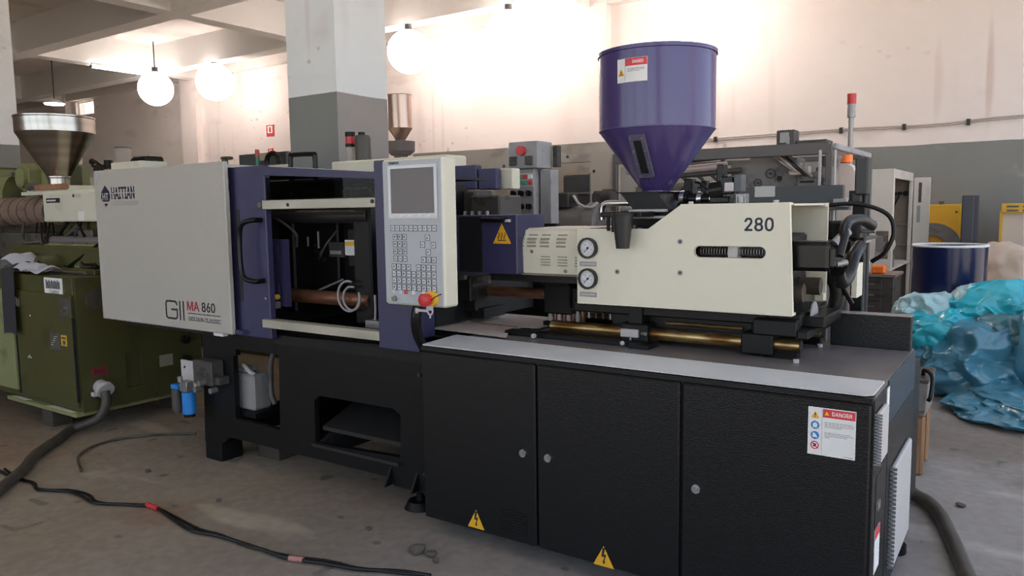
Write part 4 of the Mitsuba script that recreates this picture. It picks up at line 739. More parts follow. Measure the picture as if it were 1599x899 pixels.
# platen behind
plat = Polygon([(-9.5, 1.3), (-6.52, 1.3), (-6.54, 1.80), (-9.5, 1.85)])
plat = plat.difference(Point(-7.22, 1.50).buffer(.22)).difference(sbox(-7.75, 1.74, -7.08, 1.80).buffer(.02)).difference(Polygon([(-6.80, 1.42), (-6.62, 1.38), (-6.63, 1.60), (-6.76, 1.57)]))
add(G, 'platen', prism(plat, 'y', 3.05, 3.35), GREENL, label='light green cast platen')
add(G, 'platen_back', box(-9.4, -6.55, 3.28, 3.34, 1.0, 1.78), GRIME)
nut = add(G, 'tie_bar_nut', cyl((-6.81, 3.05, 1.69), (-6.81, 2.96, 1.69), .12, 6), GREENL, label='large hexagonal nut'); add(nut, 'cap', cyl((-6.81, 2.96, 1.69), (-6.81, 2.93, 1.69), .08, 24), GREENL, 40)
add(G, 'guard_box', cat(box(-6.53, -6.44, 3.05, 3.24, 1.03, 1.78, .006), box(-6.44, -6.36, 3.1, 3.2, 1.3, 1.76)), GREEN)
add(G, 'carriage_block', cat(box(-6.0, -5.05, 2.85, 3.2, 1.17, 1.335, .008)), GREEN); add(G, 'carriage_block', box(-5.7, -5.45, 2.78, 2.9, 1.19, 1.28, .008), GRIME); add(G, 'carriage_block', box(-6.9, -6.2, 2.8, 3.3, 1.03, 1.25, .01), GRIME)
for k in range(3): add(G, 'cylinder', cyl((-6.0, 2.70 + .04 * k, 1.10 + .05 * k), (-5.1, 2.70 + .04 * k, 1.10 + .05 * k), .035, 14), GREENL if k % 2 else STEEL, 40)
add(G, 'lever', cat(box(-5.40, -5.32, 2.62, 2.68, .995, 1.08, .01)), GREENL)
add(G, 'bearing_block', cat(cyl((-5.62, 2.50, 1.03), (-5.62, 2.62, 1.03), .085, 20), box(-5.70, -5.54, 2.50, 2.62, .995, 1.03)), GREEN, 40)
add(bl, 'bearing_hole', cyl((-5.62, 2.497, 1.05), (-5.62, 2.505, 1.05), .03, 14), INNER)
add(G, 'slide_bar', cyl((-5.5, 2.50, 1.012), (-5.02, 2.50, 1.012), .012, 10), CHROME, 40)
rw = np.random.default_rng(3)
for k in range(13):
    a = np.array([-6.6 + 1.1 * rw.random(), 2.78 + .1 * rw.random(), 1.33]); b = a + [rw.uniform(-.3, .4), rw.uniform(-.05, .05), -rw.uniform(.12, .34)]
    add(G, 'wire', tube([a, (a + b) / 2 + [rw.uniform(-.1, .1), -.06, -.07], b], .008 if k % 3 else .012, 6, 6), RUBBER if k % 4 else GRIME, 40)
for pts in ([(-5.60, 2.70, 1.16), (-5.85, 2.66, 1.10), (-5.80, 2.62, 1.01), (-5.55, 2.60, 1.0), (-5.2, 2.62, 1.03), (-5.05, 2.64, 1.10)], [(-5.06, 2.66, 1.22), (-5.30, 2.62, 1.10), (-5.45, 2.60, 1.02), (-5.25, 2.60, .999), (-5.05, 2.6, 1.05)], [(-5.3, 2.66, 1.14), (-5.28, 2.62, 1.06), (-5.1, 2.62, 1.06)]):
    add(G, 'wire', tube(pts, .009, 8), RUBBER, 40)
# cloths on the green machine
def cloth(name, c, sx, sy, h, m, label, seed, drop=0.0):
    n = 40; u, v = np.meshgrid(np.linspace(-1, 1, n), np.linspace(-1, 1, n), indexing='ij')
    p = np.stack([u * sx, v * sy, u * 0], -1)
    q = np.stack([p[..., 0] * 7, p[..., 1] * 7, p[..., 0] * 0 + seed], -1)
    z = h * (0.15 + 1.0 * np.abs(meshkit.noise(q, seed) - .5) * 2 + .35 * meshkit.noise(q * 2.7, seed + 1)) * np.clip(1.15 - (u ** 2 + v ** 2) * .55, .12, 1)
    x = p[..., 0] * (1 + .25 * (meshkit.noise(q * .5 + 5, seed) - .5)); y = p[..., 1] * (1 + .3 * (meshkit.noise(q * .5 + 9, seed) - .5))
    P3 = np.stack([x + c[0], y + c[1], z + c[2]], -1)
    if drop: 
        over = np.clip(gy0 - .03 - P3[..., 1], 0, None); P3[..., 1] += over * .97 - .004; P3[..., 2] -= over * 1.6 * drop
    idx = np.arange(n * n).reshape(n, n); f = np.stack([idx[:-1, :-1], idx[1:, :-1], idx[1:, 1:], idx[:-1, 1:]], -1).reshape(-1, 4)
    top = P3.reshape(-1, 3); f3 = np.vstack([f[:, [0, 1, 2]], f[:, [0, 2, 3]]])
    return single(name, trimesh.Trimesh(top, f3, process=False), m, label, 'cloth', True)
cloth('rag', (-5.65, 2.46, 1.0), .30, .10, .07, CLOTHW, 'pale crumpled rag on top of the green machine base', 3)
cloth('rag', (-5.93, 2.52, 1.01), .22, .12, .10, CLOTHW, 'pale grey rag at the left edge on the green machine', 11)
cloth('rag', (-5.74, 2.335, 1.005), .10, .24, .06, CLOTHD, 'black cloth hanging down the front of the green machine', 6, 1.0)

# cables on the floor
single('power_cable', tube([(-4.88, 2.505, .262), (-4.87, 2.50, .18), (-4.90, 2.46, .09), (-4.99, 2.34, .035), (-4.86, 2.2, .033), (-4.75, 2.08, .033), (-4.62, 1.95, .033), (-4.45, 1.83, .033), (-4.30, 1.70, .033), (-4.12, 1.52, .033), (-4.0, 1.30, .033)], .029, 14), HOSE, 'thick grey cable running from the green machine across the floor', 'cable', 40)
w1 = [(-4.60, 1.76, .012), (-4.40, 1.75, .012), (-4.22, 1.77, .012), (-4.10, 1.74, .012), (-3.95, 1.80, .012), (-3.82, 1.81, .012), (-3.66, 1.80, .012), (-3.50, 1.88, .012), (-3.38, 1.925, .012), (-3.18, 1.89, .012), (-2.98, 1.86, .012), (-2.82, 1.89, .012), (-2.67, 1.90, .012), (-2.54, 1.905, .012), (-2.405, 1.91, .012), (-2.25, 1.955, .012), (-2.10, 1.995, .012), (-1.95, 2.07, .012), (-1.83, 2.105, .012)]
tw = thing('twin_wire', 'thin black twisted wire snaking over the floor in front of the machine', 'wire')
add(tw, 'strand', tube(w1, .0075, 8, 6), RUBBER, 40)
add(tw, 'strand', tube([(x + .012 * math.sin(9 * k), y + .018 * math.cos(5 * k) + .012, z - .002) for k, (x, y, z) in enumerate(w1)], .006, 8, 6), RUBBER, 40)
add(tw, 'tape', cat(cyl((-3.43, 1.92, .013), (-3.34, 1.92, .013), .012, 10)), RED, 40); add(tw, 'tape', cyl((-2.40, 1.912, .013), (-2.34, 1.93, .013), .011, 10), mat('pink_tape', (0.45, 0.2, 0.18), 0.6), 40)
add(tw, 'strand', tube([(-4.20, 2.0, .01), (-4.5, 2.14, .01), (-4.62, 2.36, .01), (-4.52, 2.58, .01), (-4.3, 2.75, .01)], .007, 6), GRIME, 40)
single('floor_cable', tube([(-.46, 3.93, .045), (-.43, 3.905, .042), (-.40, 3.88, .036), (-.35, 3.83, .034), (-.30, 3.72, .034), (-.265, 3.60, .034), (-.235, 3.48, .034), (-.205, 3.36, .034), (-.17, 3.2, .034), (-.11, 2.95, .034), (-.06, 2.7, .034)], .030, 14), HOSE, 'thick dark cable on the floor at the right of the machine', 'cable', 40)
single('wood_block', box(-3.62, -3.44, 2.70, 2.90, 0, .10, .004), WOODD, 'dark wooden block under the left end of the black base', 'block')
for k, (x, y, s) in enumerate(((-2.02, 2.24, .028), (-1.95, 2.25, .02), (-1.90, 2.22, .014), (-.23, 3.95, .018), (-3.2, 2.15, .012), (-3.9, 2.2, .014), (-2.35, 2.3, .012))):
    m = ball((x, y, s * .6), s, 2, (1.2, 1, .7)); m.vertices += (meshkit.noise(m.vertices * 40, 3)[:, None] - .5) * s * .7
    m.vertices[:, 2] = np.maximum(m.vertices[:, 2], .0005)
    single('debris', m, CONC, 'small dark crumb of debris lying on the floor', 'debris', False, 'crumbs of debris on the floor')

# ------------------------------------------------------------------ behind the machine, left to right
W = thing('cream_machine', 'cream machine hood behind the white-grey side cover', 'machine')
add(W, 'hood', cat(box(-9.6, -5.35, 4.6, 5.8, 1.2, 1.815, .02)), CREAM, 30); add(W, 'base', box(-9.4, -5.5, 4.7, 5.7, 0, 1.2, .01), GREEN)
add(W, 'panel_line', cat(box(-7.9, -7.89, 4.598, 4.602, 1.25, 1.80), box(-6.5, -6.49, 4.598, 4.602, 1.25, 1.80)), GRIME)
single('control_column', box(-9.62, -9.06, 4.45, 4.58, 0, 2.34, .01), CREAMOLD, 'pale upright cabinet just right of the stainless hopper', 'cabinet')
def on_hood(x): return 1.815
t = thing('canister', 'translucent whitish canister standing behind the side cover', 'canister')
add(t, 'body', cat(cyl((-8.50, 4.75, 1.815), (-8.50, 4.75, 1.99), .098, 24), cyl((-8.51, 4.75, 1.99), (-8.51, 4.75, 2.125), .082, 24)), CLEAR, 40)
add(t, 'rim', cyl((-8.51, 4.75, 2.12), (-8.51, 4.75, 2.135), .086, 24), SHADEG, 40)
t = thing('black_motor_box', 'black box-shaped motor right of the whitish canister', 'motor')
add(t, 'body', box(-8.24, -7.95, 4.68, 4.9, 1.815, 2.01, .02), BLACK, 30); add(t, 'fin', box(-8.28, -8.24, 4.70, 4.88, 1.815, 1.99), BLACK); add(t, 'fin', box(-7.95, -7.90, 4.70, 4.88, 1.815, 1.93), BLACK)
t = thing('valve_cluster', 'cluster of small black valves left of the whitish canister', 'valve')
add(t, 'body', cat(box(-9.05, -8.90, 4.68, 4.8, 1.815, 1.96, .01)), BLACK); add(t, 'arm', tube([(-9.07, 4.7, 1.94), (-9.08, 4.7, 2.00), (-9.0, 4.7, 1.99), (-8.92, 4.7, 1.95)], .02, 8), BLACK, 40)
add(t, 'cap', ball((-9.09, 4.7, 2.0), .035, 2), BLACK, 40)
t = thing('black_filter', 'round black filter with orange foot beside the whitish canister', 'filter')
add(t, 'body', cyl((-8.74, 4.70, 1.90), (-8.74, 4.70, 2.0), .045, 18), BLACK, 40); add(t, 'foot', cyl((-8.74, 4.70, 1.815), (-8.74, 4.70, 1.90), .05, 18), mat('orange_tan', (0.55, 0.33, 0.15), 0.6), 40)
t = thing('blue_grey_box', 'blue-grey box with a pale sticker on the cream hood', 'box')
add(t, 'body', box(-6.45, -5.75, 4.75, 4.95, 1.815, 1.945, .006), GREYB); add(t, 'sticker', box(-6.13, -6.03, 4.747, 4.75, 1.875, 1.94), BEIGE)
t = thing('small_signal', 'tiny red and green signal lamp in front of the blue-grey box', 'signal lamp')
add(t, 'base', cyl((-6.05, 4.66, 1.815), (-6.05, 4.66, 1.90), .017, 12), mat('green_lens', (0.05, 0.3, 0.2), 0.3), 40); add(t, 'red_lens', cyl((-6.05, 4.66, 1.90), (-6.05, 4.66, 1.97), .020, 14), mat('pale_red', (0.55, 0.10, 0.07), 0.3), 40)
a = np.linspace(-.1 * PI, 1.1 * PI, 16)
single('rubber_ring', tube([(-5.83 + .085 * math.cos(q), 4.66, 1.855 + .07 * math.sin(q)) for q in a], .022, 12, 2), RUBBER, 'black arched rubber ring on the cream hood beside the pillar', 'ring', 40)
single('black_plug', cat(cyl((-6.60, 4.7, 1.815), (-6.60, 4.7, 1.91), .03, 14), box(-6.65, -6.54, 4.68, 4.76, 1.905, 1.935, .01)), GRIME, 'small dark plug at the right end of the white-grey cover top', 'plug')
# red signal lamp and black bottle behind the guard
t = thing('signal_lamp', 'red and clear stacked signal lamp in front of the pillar', 'signal lamp')
add(t, 'base', cyl((-3.93, 3.80, 1.722), (-3.93, 3.80, 1.75), .03, 20), CLEAR, 40); add(t, 'clear_lens', cyl((-3.93, 3.80, 1.75), (-3.93, 3.80, 1.823), .030, 20), CLEAR, 40)
add(t, 'ring', cyl((-3.93, 3.80, 1.823), (-3.93, 3.80, 1.845), .034, 20), BLACK, 40); add(t, 'red_lens', cyl((-3.93, 3.80, 1.845), (-3.93, 3.80, 1.893), .033, 20), RED, 40); add(t, 'cap', cyl((-3.93, 3.80, 1.893), (-3.93, 3.80, 1.925), .034, 20), BLACK, 40)
t = thing('oil_bottle', 'black round bottle beside the red signal lamp', 'bottle')
add(t, 'body', lathe([(0, 1.722), (.052, 1.722), (.054, 1.73), (.054, 1.875), (.046, 1.893), (.02, 1.897), (0, 1.897)], (-3.80, 3.79, 0), 28), GRIME, 30); add(t, 'cap', cyl((-3.81, 3.79, 1.895), (-3.81, 3.79, 1.915), .022, 16), BLACK, 40)
t = thing('dryer_hopper', 'small warm-coloured stainless hopper on a grey cup right of the pillar', 'hopper')
dx, dy = -5.52, 6.05
add(t, 'cylinder', lathe([(.125, 2.235), (.125, 2.57), (.128, 2.575), (.118, 2.575), (.118, 2.24)], (dx, dy, 0), 36), COPSTAIN, 30); add(t, 'cone', lathe([(.04, 2.10), (.125, 2.235), (.12, 2.24), (.035, 2.11)], (dx, dy, 0), 36), COPSTAIN, 30)
add(t, 'cup', lathe([(0, 1.96), (.10, 1.96), (.145, 2.00), (.150, 2.10), (.03, 2.115), (0, 2.115)], (dx - .0, dy, 0), 32), SHADEG, 30)
add(t, 'stand', cat(box(dx - .05, dx + .05, dy - .05, dy + .05, 0, 1.96), box(dx - .3, dx + .3, dy - .3, dy + .3, 0, .5, .01)), GREY)
# beige machine with cut-out
B = thing('beige_machine', 'big dusty beige machine frame with a square cut-out, behind the control pendant', 'machine')
bpz = Polygon([(-4.6, .0), (-2.60, .0), (-2.60, 1.875), (-4.6, 1.885)]).difference(sbox(-3.24, 1.36, -2.82, 1.735))
add(B, 'side_plate', prism(bpz, 'y', 5.2, 5.26), BEIGE); add(B, 'side_plate', prism(bpz, 'y', 6.2, 6.26), BEIGE)
add(B, 'inner_unit', cat(box(-3.3, -2.95, 5.6, 5.9, 1.35, 1.66, .01), box(-3.3, -2.85, 5.5, 6.0, 1.0, 1.37)), GREYB); add(B, 'inner_frame', cat(box(-3.02, -2.985, 5.55, 5.6, 1.36, 1.67), box(-3.3, -2.95, 5.55, 5.6, 1.50, 1.515)), GREY)
add(B, 'light_ledge', cat(box(-3.3, -2.82, 5.28, 5.5, 1.345, 1.365)), VENT)
for x, z in ((-3.62, 1.735), (-3.02, 1.78), (-2.79, 1.66)): add(B, 'bolt_hole', disc_y(x, 5.2, z, .012, .003, 12), GRIME)
add(B, 'stain', cat(*[box(-2.72 + .035 * k, -2.695 + .035 * k, 5.197, 5.2, 1.36 - .01 * k, 1.45 + .012 * (k % 2)) for k in range(3)]), GREY)
add(B, 'base', cat(box(-4.5, -2.93, 4.75, 5.1, .0, .88, .01)), GREYB)
add(B, 'base_tag', box(-3.19, -3.09, 4.744, 4.75, .715, .75), VENT)
single('blue_beam', box(-2.62, -2.0, 4.35, 4.42, .68, .73), mat('strong_blue', (0.02, 0.08, 0.22), 0.4), 'blue steel bar low behind the machine deck', 'bar')
# control pendant
Pn = thing('control_pendant', 'grey push-button control box with red stop button behind the nozzle guard', 'control box')
add(Pn, 'column', cat(box(-2.955, -2.76, 4.31, 4.42, .9, 1.65, .006), box(-2.9, -2.82, 4.32, 4.4, 0, .9)), PENDG)
ub = add(Pn, 'upper_box', box(-2.945, -2.715, 4.285, 4.47, 1.65, 1.826, .005), PENDG); add(ub, 'hinge_plate', box(-2.70, -2.665, 4.45, 4.50, 1.66, 1.80), GREYD)
add(Pn, 'side_cover', box(-2.745, -2.66, 4.36, 4.46, 1.2, 1.64, .004), PENDG)
stp = add(ub, 'stop_button', cat(disc_y(-2.836, 4.285, 1.765, .032, .03, 22)), RED, 40)
for x in (-2.905, -2.78): add(ub, 'meter', box(x - .028, x + .028, 4.27, 4.285, 1.672, 1.73, .003), GREYD)
for r in range(2):
    for c in range(4):
        cm = [[LBLRED, 'm_green_lens', LBLRED, WHITE], ['m_green_lens', 'm_green_lens', 'm_green_lens', LBLRED]][r][c]
        add(Pn, 'push_button', box(-2.93 + .043 * c, -2.898 + .043 * c, 4.295, 4.31, 1.582 - .038 * r, 1.61 - .038 * r, .003), cm)
add(Pn, 'button_plate', box(-2.942, -2.768, 4.306, 4.31, 1.53, 1.62), VENT)
for r in range(2):
    for c in range(3): add(Pn, 'selector_knob', cat(disc_y(-2.92 + .062 * c, 4.31, 1.487 - .088 * r, .019, .022, 16), box(-2.925 + .062 * c, -2.915 + .062 * c, 4.27, 4.288, 1.47 - .088 * r, 1.505 - .088 * r)), BLACK, 40)
# grey electric motor
t = thing('electric_motor', 'grey electric motor with terminal box behind the barrel cover', 'motor')
add(t, 'body', cat(cyl((-2.85, 4.72, 1.27), (-2.55, 4.72, 1.27), .13, 28)), GREY, 40); add(t, 'flange', cyl((-2.55, 4.72, 1.27), (-2.47, 4.72, 1.27), .155, 28), GREY, 40); add(t, 'shaft_housing', cyl((-2.47, 4.72, 1.27), (-2.2, 4.72, 1.255), .10, 24, .075), GREY, 40)
add(t, 'terminal_box', cat(box(-2.80, -2.68, 4.62, 4.75, 1.39, 1.49, .006), box(-2.66, -2.62, 4.62, 4.66, 1.42, 1.47, .003)), GREYD); add(t, 'cable', tube([(-2.64, 4.62, 1.47), (-2.58, 4.6, 1.41), (-2.5, 4.6, 1.39), (-2.45, 4.62, 1.42)], .010, 8), VENT, 40)
add(t, 'rear_valve', cat(box(-2.55, -2.40, 4.7, 4.85, 1.40, 1.50, .02), cyl((-2.45, 4.7, 1.46), (-2.38, 4.7, 1.46), .05, 16)), GREYD, 40)
add(t, 'stand', cat(box(-2.85, -2.3, 4.6, 4.85, 0, 1.12, .01), box(-2.8, -2.3, 4.62, 4.8, 1.1, 1.16)), GREYD)
# grey dirty machine inside a steel frame
K = thing('grey_machine', 'dirty grey hydraulic machine inside a steel tube frame, behind the 280 cover', 'machine')
add(K, 'base', cat(box(-2.55, -1.24, 5.25, 6.6, 0, 1.15, .02)), GREYD)
add(K, 'valve_plate', cat(box(-1.79, -1.34, 5.35, 5.55, 1.15, 1.70, .006), box(-1.66, -1.42, 5.36, 5.5, 1.68, 1.76, .004)), GREY)
for x, z, r_ in ((-1.515, 1.60, .035), (-1.60, 1.54, .028)): add(K, 'port_ring', ring_y(x, 5.35, z, r_ * .7, r_, .008, 20), GREYD); add(K, 'port_bolt', disc_y(x, 5.35, z, r_ * .35, .008, 14), GREYD)
add(K, 'port', disc_y(-1.455, 5.35, 1.565, .018, .003, 14), INNER)
add(K, 'port', disc_y(-1.745, 5.35, 1.58, .02, .004, 14), INNER); add(K, 'port_ring', ring_y(-1.69, 5.35, 1.575, .018, .028, .006, 18), GREY)
add(K, 'side_block', cat(box(-1.335, -1.18, 5.30, 5.6, 1.2, 1.60, .012)), GREY)
for z in (1.36, 1.44, 1.53): add(K, 'block_slot', box(-1.31, -1.22, 5.295, 5.30, z, z + .012), INNER)
for z in (1.40, 1.485): add(K, 'block_bolt', disc_y(-1.285, 5.30, z, .018, .01, 10), GREYD)
add(K, 'upper_beam', cat(box(-2.55, -1.79, 5.4, 5.9, 1.2, 1.56, .02), box(-2.3, -1.8, 5.32, 5.42, 1.25, 1.45, .02)), GREY)
add(K, 'dark_manifold', cat(box(-2.1, -1.80, 5.25, 5.35, 1.38, 1.46, .02), box(-1.95, -1.82, 5.2, 5.3, 1.44, 1.50, .01)), GREYD)
for z, xa, xb, r_, m_ in ((1.655, -2.55, -1.80, .028, PIPEM), (1.62, -2.5, -1.7, .02, GREYD), (1.72, -2.5, -1.66, .014, GREYD)): add(K, 'pipe', tube([(xa, 5.28, z), ((xa + xb) / 2, 5.27, z - .012), (xb, 5.3, z + .01)], r_, 12), m_, 40)
for k, x in enumerate((-2.38, -2.26, -2.12, -2.0, -1.9)): add(K, 'hose', tube([(x, 5.28, 1.60), (x + .05, 5.24, 1.55), (x - .03, 5.26, 1.46), (x + .02, 5.3, 1.38)], .012, 8), GREYD, 40)
for k in range(4): add(K, 'hose', tube([(-1.50 + .035 * k, 5.3, 1.72), (-1.42 + .04 * k, 5.24, 1.67 - .01 * k), (-1.33 + .035 * k, 5.26, 1.60 - .012 * k)], .012, 8), (STEEL, PIPEM, DKSTEEL, STEEL)[k], 40)
add(K, 'fitting', cat(box(-1.37, -1.30, 5.25, 5.32, 1.58, 1.66, .006)), BEIGE); add(K, 'fitting', box(-1.30, -1.24, 5.26, 5.32, 1.58, 1.64, .006), PIPEM)
add(K, 'pump', cat(cyl((-1.16, 5.4, 1.42), (-1.16, 5.4, 1.63), .07, 18), cyl((-1.14, 5.4, 1.63), (-1.14, 5.4, 1.70), .05, 18, .075), box(-1.2, -1.08, 5.35, 5.5, 1.2, 1.42, .01)), GREY, 40)
for k in range(14): add(K, 'chain_link', tube([(-1.175 + .010 * (k % 2) + .014 * math.cos(q), 5.27, 1.56 - .017 * k + .013 * math.sin(q)) for q in np.linspace(0, 2 * PI, 9)], .005, 5, 1, False), DKSTEEL)
wl = add(K, 'white_plate', box(-1.545, -1.415, 5.10, 5.105, 1.44, 1.51), mat('plate_white', (0.52, 0.52, 0.50), 0.4), label='white rectangular plate')
add(K, 'cross_rail', cat(box(-2.0, -1.0, 5.105, 5.15, 1.395, 1.505, .004), box(-1.95, -.96, 5.09, 5.16, 1.35, 1.41, .004)), GREYB); add(K, 'rail_bracket', cat(box(-1.05, -.97, 5.06, 5.10, 1.37, 1.42, .003)), PENDG)
add(K, 'rail_ring', ring_y(-1.24, 5.09, 1.37, .024, .034, .008, 20), GREYB)
def bar(a, b, w, m_): add(K, 'frame_bar', box(min(a[0], b[0]) - w, max(a[0], b[0]) + w, min(a[1], b[1]) - w, max(a[1], b[1]) + w, min(a[2], b[2]) - w, max(a[2], b[2]) + w, .004), m_)
bar((-2.6, 5.18, 1.72), (-1.12, 5.18, 1.76), .018, FRAMEM)
bar((-1.105, 5.18, 0), (-1.105, 5.18, 1.74), .018, FRAMEM); bar((-1.155, 5.16, 1.0), (-1.155, 5.16, 1.72), .009, VENT); bar((-1.065, 5.16, 1.0), (-1.065, 5.16, 1.72), .007, VENT)
bar((-1.08, 5.20, 1.75), (-1.08, 6.40, 1.75), .018, PENDG); bar((-1.08, 6.42, 0), (-1.08, 6.42, 1.74), .02, FRAMEM); add(K, 'shelf', box(-1.25, -1.00, 5.45, 6.41, 1.128, 1.149, .003), FRAMEM); bar((-1.05, 5.5, 1.11), (-1.05, 6.38, 1.11), .012, VENT); bar((-2.6, 6.42, 1.745), (-1.1, 6.42, 1.745), .018, FRAMEM)
bar((-2.6, 5.18, 0), (-2.6, 5.18, 1.72), .018, FRAMEM)
bar((-1.98, 5.6, 1.795), (-1.43, 5.6, 1.795), .012, DKSTEEL); bar((-1.80, 5.6, 1.74), (-1.80, 5.6, 1.78), .012, DKSTEEL); bar((-1.90, 5.5, 1.56), (-1.90, 5.5, 1.73), .014, FRAMEM)
add(K, 'top_junction', cat(box(-1.44, -1.325, 5.2, 5.32, 1.745, 1.872, .006), box(-1.32, -1.13, 5.22, 5.4, 1.775, 1.80, .006)), GREYD); add(K, 'junction_tag', cat(box(-1.415, -1.36, 5.19, 5.2, 1.79, 1.855), box(-1.375, -1.355, 5.19, 5.2, 1.76, 1.83)), PENDG)
t = thing('signal_tower', 'signal tower with red top lamp on a thin pole against the back wall', 'signal lamp')
add(t, 'pole', cyl((-1.275, 6.72, 0.02), (-1.275, 6.72, 2.085), .019, 14), STEEL, 40); add(t, 'foot', cyl((-1.275, 6.72, 0), (-1.275, 6.72, .03), .1, 18), STEEL, 40); add(t, 'collar', cyl((-1.275, 6.72, 2.08), (-1.275, 6.72, 2.10), .032, 18), STEEL, 40)
add(t, 'clear_lens', cyl((-1.275, 6.72, 2.10), (-1.275, 6.72, 2.185), .030, 18), PENDG, 40); add(t, 'red_lens', cyl((-1.275, 6.72, 2.185), (-1.275, 6.72, 2.265), .035, 18), RED, 40)
t = thing('jerrycan', 'milky plastic jerrycan with a bright orange cap', 'canister')
jp = sbox(-1.15, 1.165, -1.035, 1.59).union(Polygon([(-1.15, 1.59), (-1.035, 1.59), (-1.045, 1.62), (-1.075, 1.645), (-1.145, 1.645)])).buffer(.014)
add(t, 'body', prism(jp, 'y', 5.56, 5.74), MILKY, 30); add(t, 'cap', cyl((-1.103, 5.65, 1.67), (-1.103, 5.65, 1.717), .050, 22), ORANGE, 40); add(t, 'neck', cyl((-1.103, 5.65, 1.645), (-1.103, 5.65, 1.672), .033, 18), mat('brownish', (0.30, 0.08, 0.04), 0.4), 40)
# locker cabinet with open door
Lk = thing('locker', 'tall cream steel locker with its door standing open', 'locker')
x0, x1, y0_, y1_ = -1.72, -1.272, 9.0, 10.55
add(Lk, 'side_panel', prism(sbox(x0, .0, x1, 1.752).difference(sbox(-1.43, .80, -1.285, 1.10)), 'y', y0_, y0_ + .02), LOCK)
add(Lk, 'side_panel', box(x0, x1, y1_ - .02, y1_, 0, 1.74), LOCKIN); add(Lk, 'back_panel', box(x0, x0 + .02, y0_, y1_, 0, 1.75), LOCKIN); add(Lk, 'top_panel', box(x0, x1, y0_, y1_, 1.735, 1.755), LOCK)
add(Lk, 'front_frame', cat(box(x1 - .03, x1, y0_, y0_ + .12, 0, 1.75), box(x1 - .03, x1, y1_ - .1, y1_, 0, 1.75), box(x1 - .03, x1, y0_, y1_, 1.66, 1.75)), LOCK)
add(Lk, 'shelf', box(x0 + .02, x1, y0_ + .02, y1_ - .02, .675, .70), LOCK)
for k, x in enumerate((-1.466, -1.41, -1.347)): add(Lk, 'dial', disc_y(x, 10.53, 1.512, (.022, .022, .03)[k], .03, 18), BLACK, 40)
add(Lk, 'cable', tube([(-1.41, 10.5, 1.50), (-1.43, 10.48, 1.44), (-1.47, 10.48, 1.36)], .010, 8), BLACK, 40)
for z in (1.13, .88): add(Lk, 'bracket', box(-1.435, -1.32, 10.50, 10.53, z, z + .015), STEEL)
dr_ = add(Lk, 'open_door', box(-1.265, -1.085, 10.555, 10.59, .05, 1.70, .006), LOCK)
add(dr_, 'door_vent', box(-1.21, -1.178, 10.547, 10.556, 1.40, 1.64, .002), GREYD); add(dr_, 'door_vent', box(-1.22, -1.185, 10.547, 10.556, 1.16, 1.36, .002), PENDG)
t = thing('loose_parts', 'rusty gear and metal scraps in the locker side opening', 'scrap'); add(t, 'gear', cat(cyl((-1.36, 9.1, .95), (-1.34, 9.16, .96), .10, 14), box(-1.43, -1.29, 9.06, 9.2, .82, .90)), BEIGE, 40)
add(t, 'scrap', cat(box(-1.43, -1.35, 9.03, 9.08, .90, 1.05), cyl((-1.40, 9.05, .88), (-1.29, 9.05, 1.04), .02, 8)), STEEL)
add(t, 'tray', box(-1.44, -1.28, 9.03, 9.3, .70, .825), LOCKIN)
single('orange_tub', box(-1.30, -1.18, 8.02, 8.14, .72, .80, .015), ORANGE, 'small orange tub on the drawer unit', 'tub')
Dw = thing('drawer_unit', 'black steel drawer unit below the locker opening', 'drawers')
add(Dw, 'body', box(-1.46, -1.10, 8.0, 8.5, 0, .695, .004), GREYD); add(Dw, 'top', box(-1.48, -1.08, 7.98, 8.5, .695, .718), LOCKIN)
for k in range(6): d_ = add(Dw, 'drawer', box(-1.40, -1.20, 7.99, 8.0, .03 + .108 * k, .13 + .108 * k, .003), GREYD); add(d_, 'pull', box(-1.34, -1.26, 7.98, 7.99, .08 + .108 * k, .092 + .108 * k), GREY)
single('tool_box', box(-1.445, -1.34, 8.02, 8.2, .718, .835, .004), LOCK, 'small pale box with dark side on the drawer unit', 'box')
# yellow machine, dark post, tan board
Y = thing('yellow_machine', 'yellow machine with a grey curved guard near the back wall', 'machine')
add(Y, 'body', box(-1.25, -.767, 10.66, 10.95, .0, 1.372, .008), YEL); arc = Point(-1.045, .837).buffer(.31, 24).difference(Point(-1.045, .837).buffer(.16, 24)).intersection(sbox(-1.35, .86, -.6, 1.3))
add(Y, 'guard', prism(arc, 'y', 10.60, 10.66), GREY, 30); add(Y, 'guard_foot', box(-.90, -.71, 10.60, 10.66, .88, .925, .006), DKSTEEL); add(Y, 'screw', disc_y(-.81, 10.66, 1.28, .012, .004, 10), GRIME)
add(Y, 'lug', cat(cyl((-.98, 10.75, 1.372), (-.98, 10.75, 1.41), .025, 10)), GRIME)
single('dark_post', cat(box(-.72, -.60, 10.15, 10.35, 0, 1.472, .01), box(-.61, -.565, 10.2, 10.35, 0, 1.468)), mat('post_grey', (0.055, 0.058, 0.07), 0.5), 'dark slate post beside the yellow machine', 'post')
t = thing('tan_board', 'tan board with a yellow slotted top rail leaning by the wall at right', 'board')
add(t, 'board', box(-.325, .55, 10.3, 10.36, .3, 1.30), TANBOX); add(t, 'rail', box(-.345, .55, 10.24, 10.36, 1.27, 1.375, .005), BRASSY); add(t, 'side_strip', box(-.355, -.325, 10.26, 10.36, .95, 1.29), BRASSY)
for x in (-.29, -.14): 
    for z in (1.285, 1.33): add(t, 'slot', box(x, x + .11, 10.235, 10.24, z, z + .018), GRIME)
add(t, 'leg', box(-.3, -.25, 10.3, 10.36, 0, .3), TANBOX); add(t, 'leg', box(.45, .5, 10.3, 10.36, 0, .3), TANBOX)
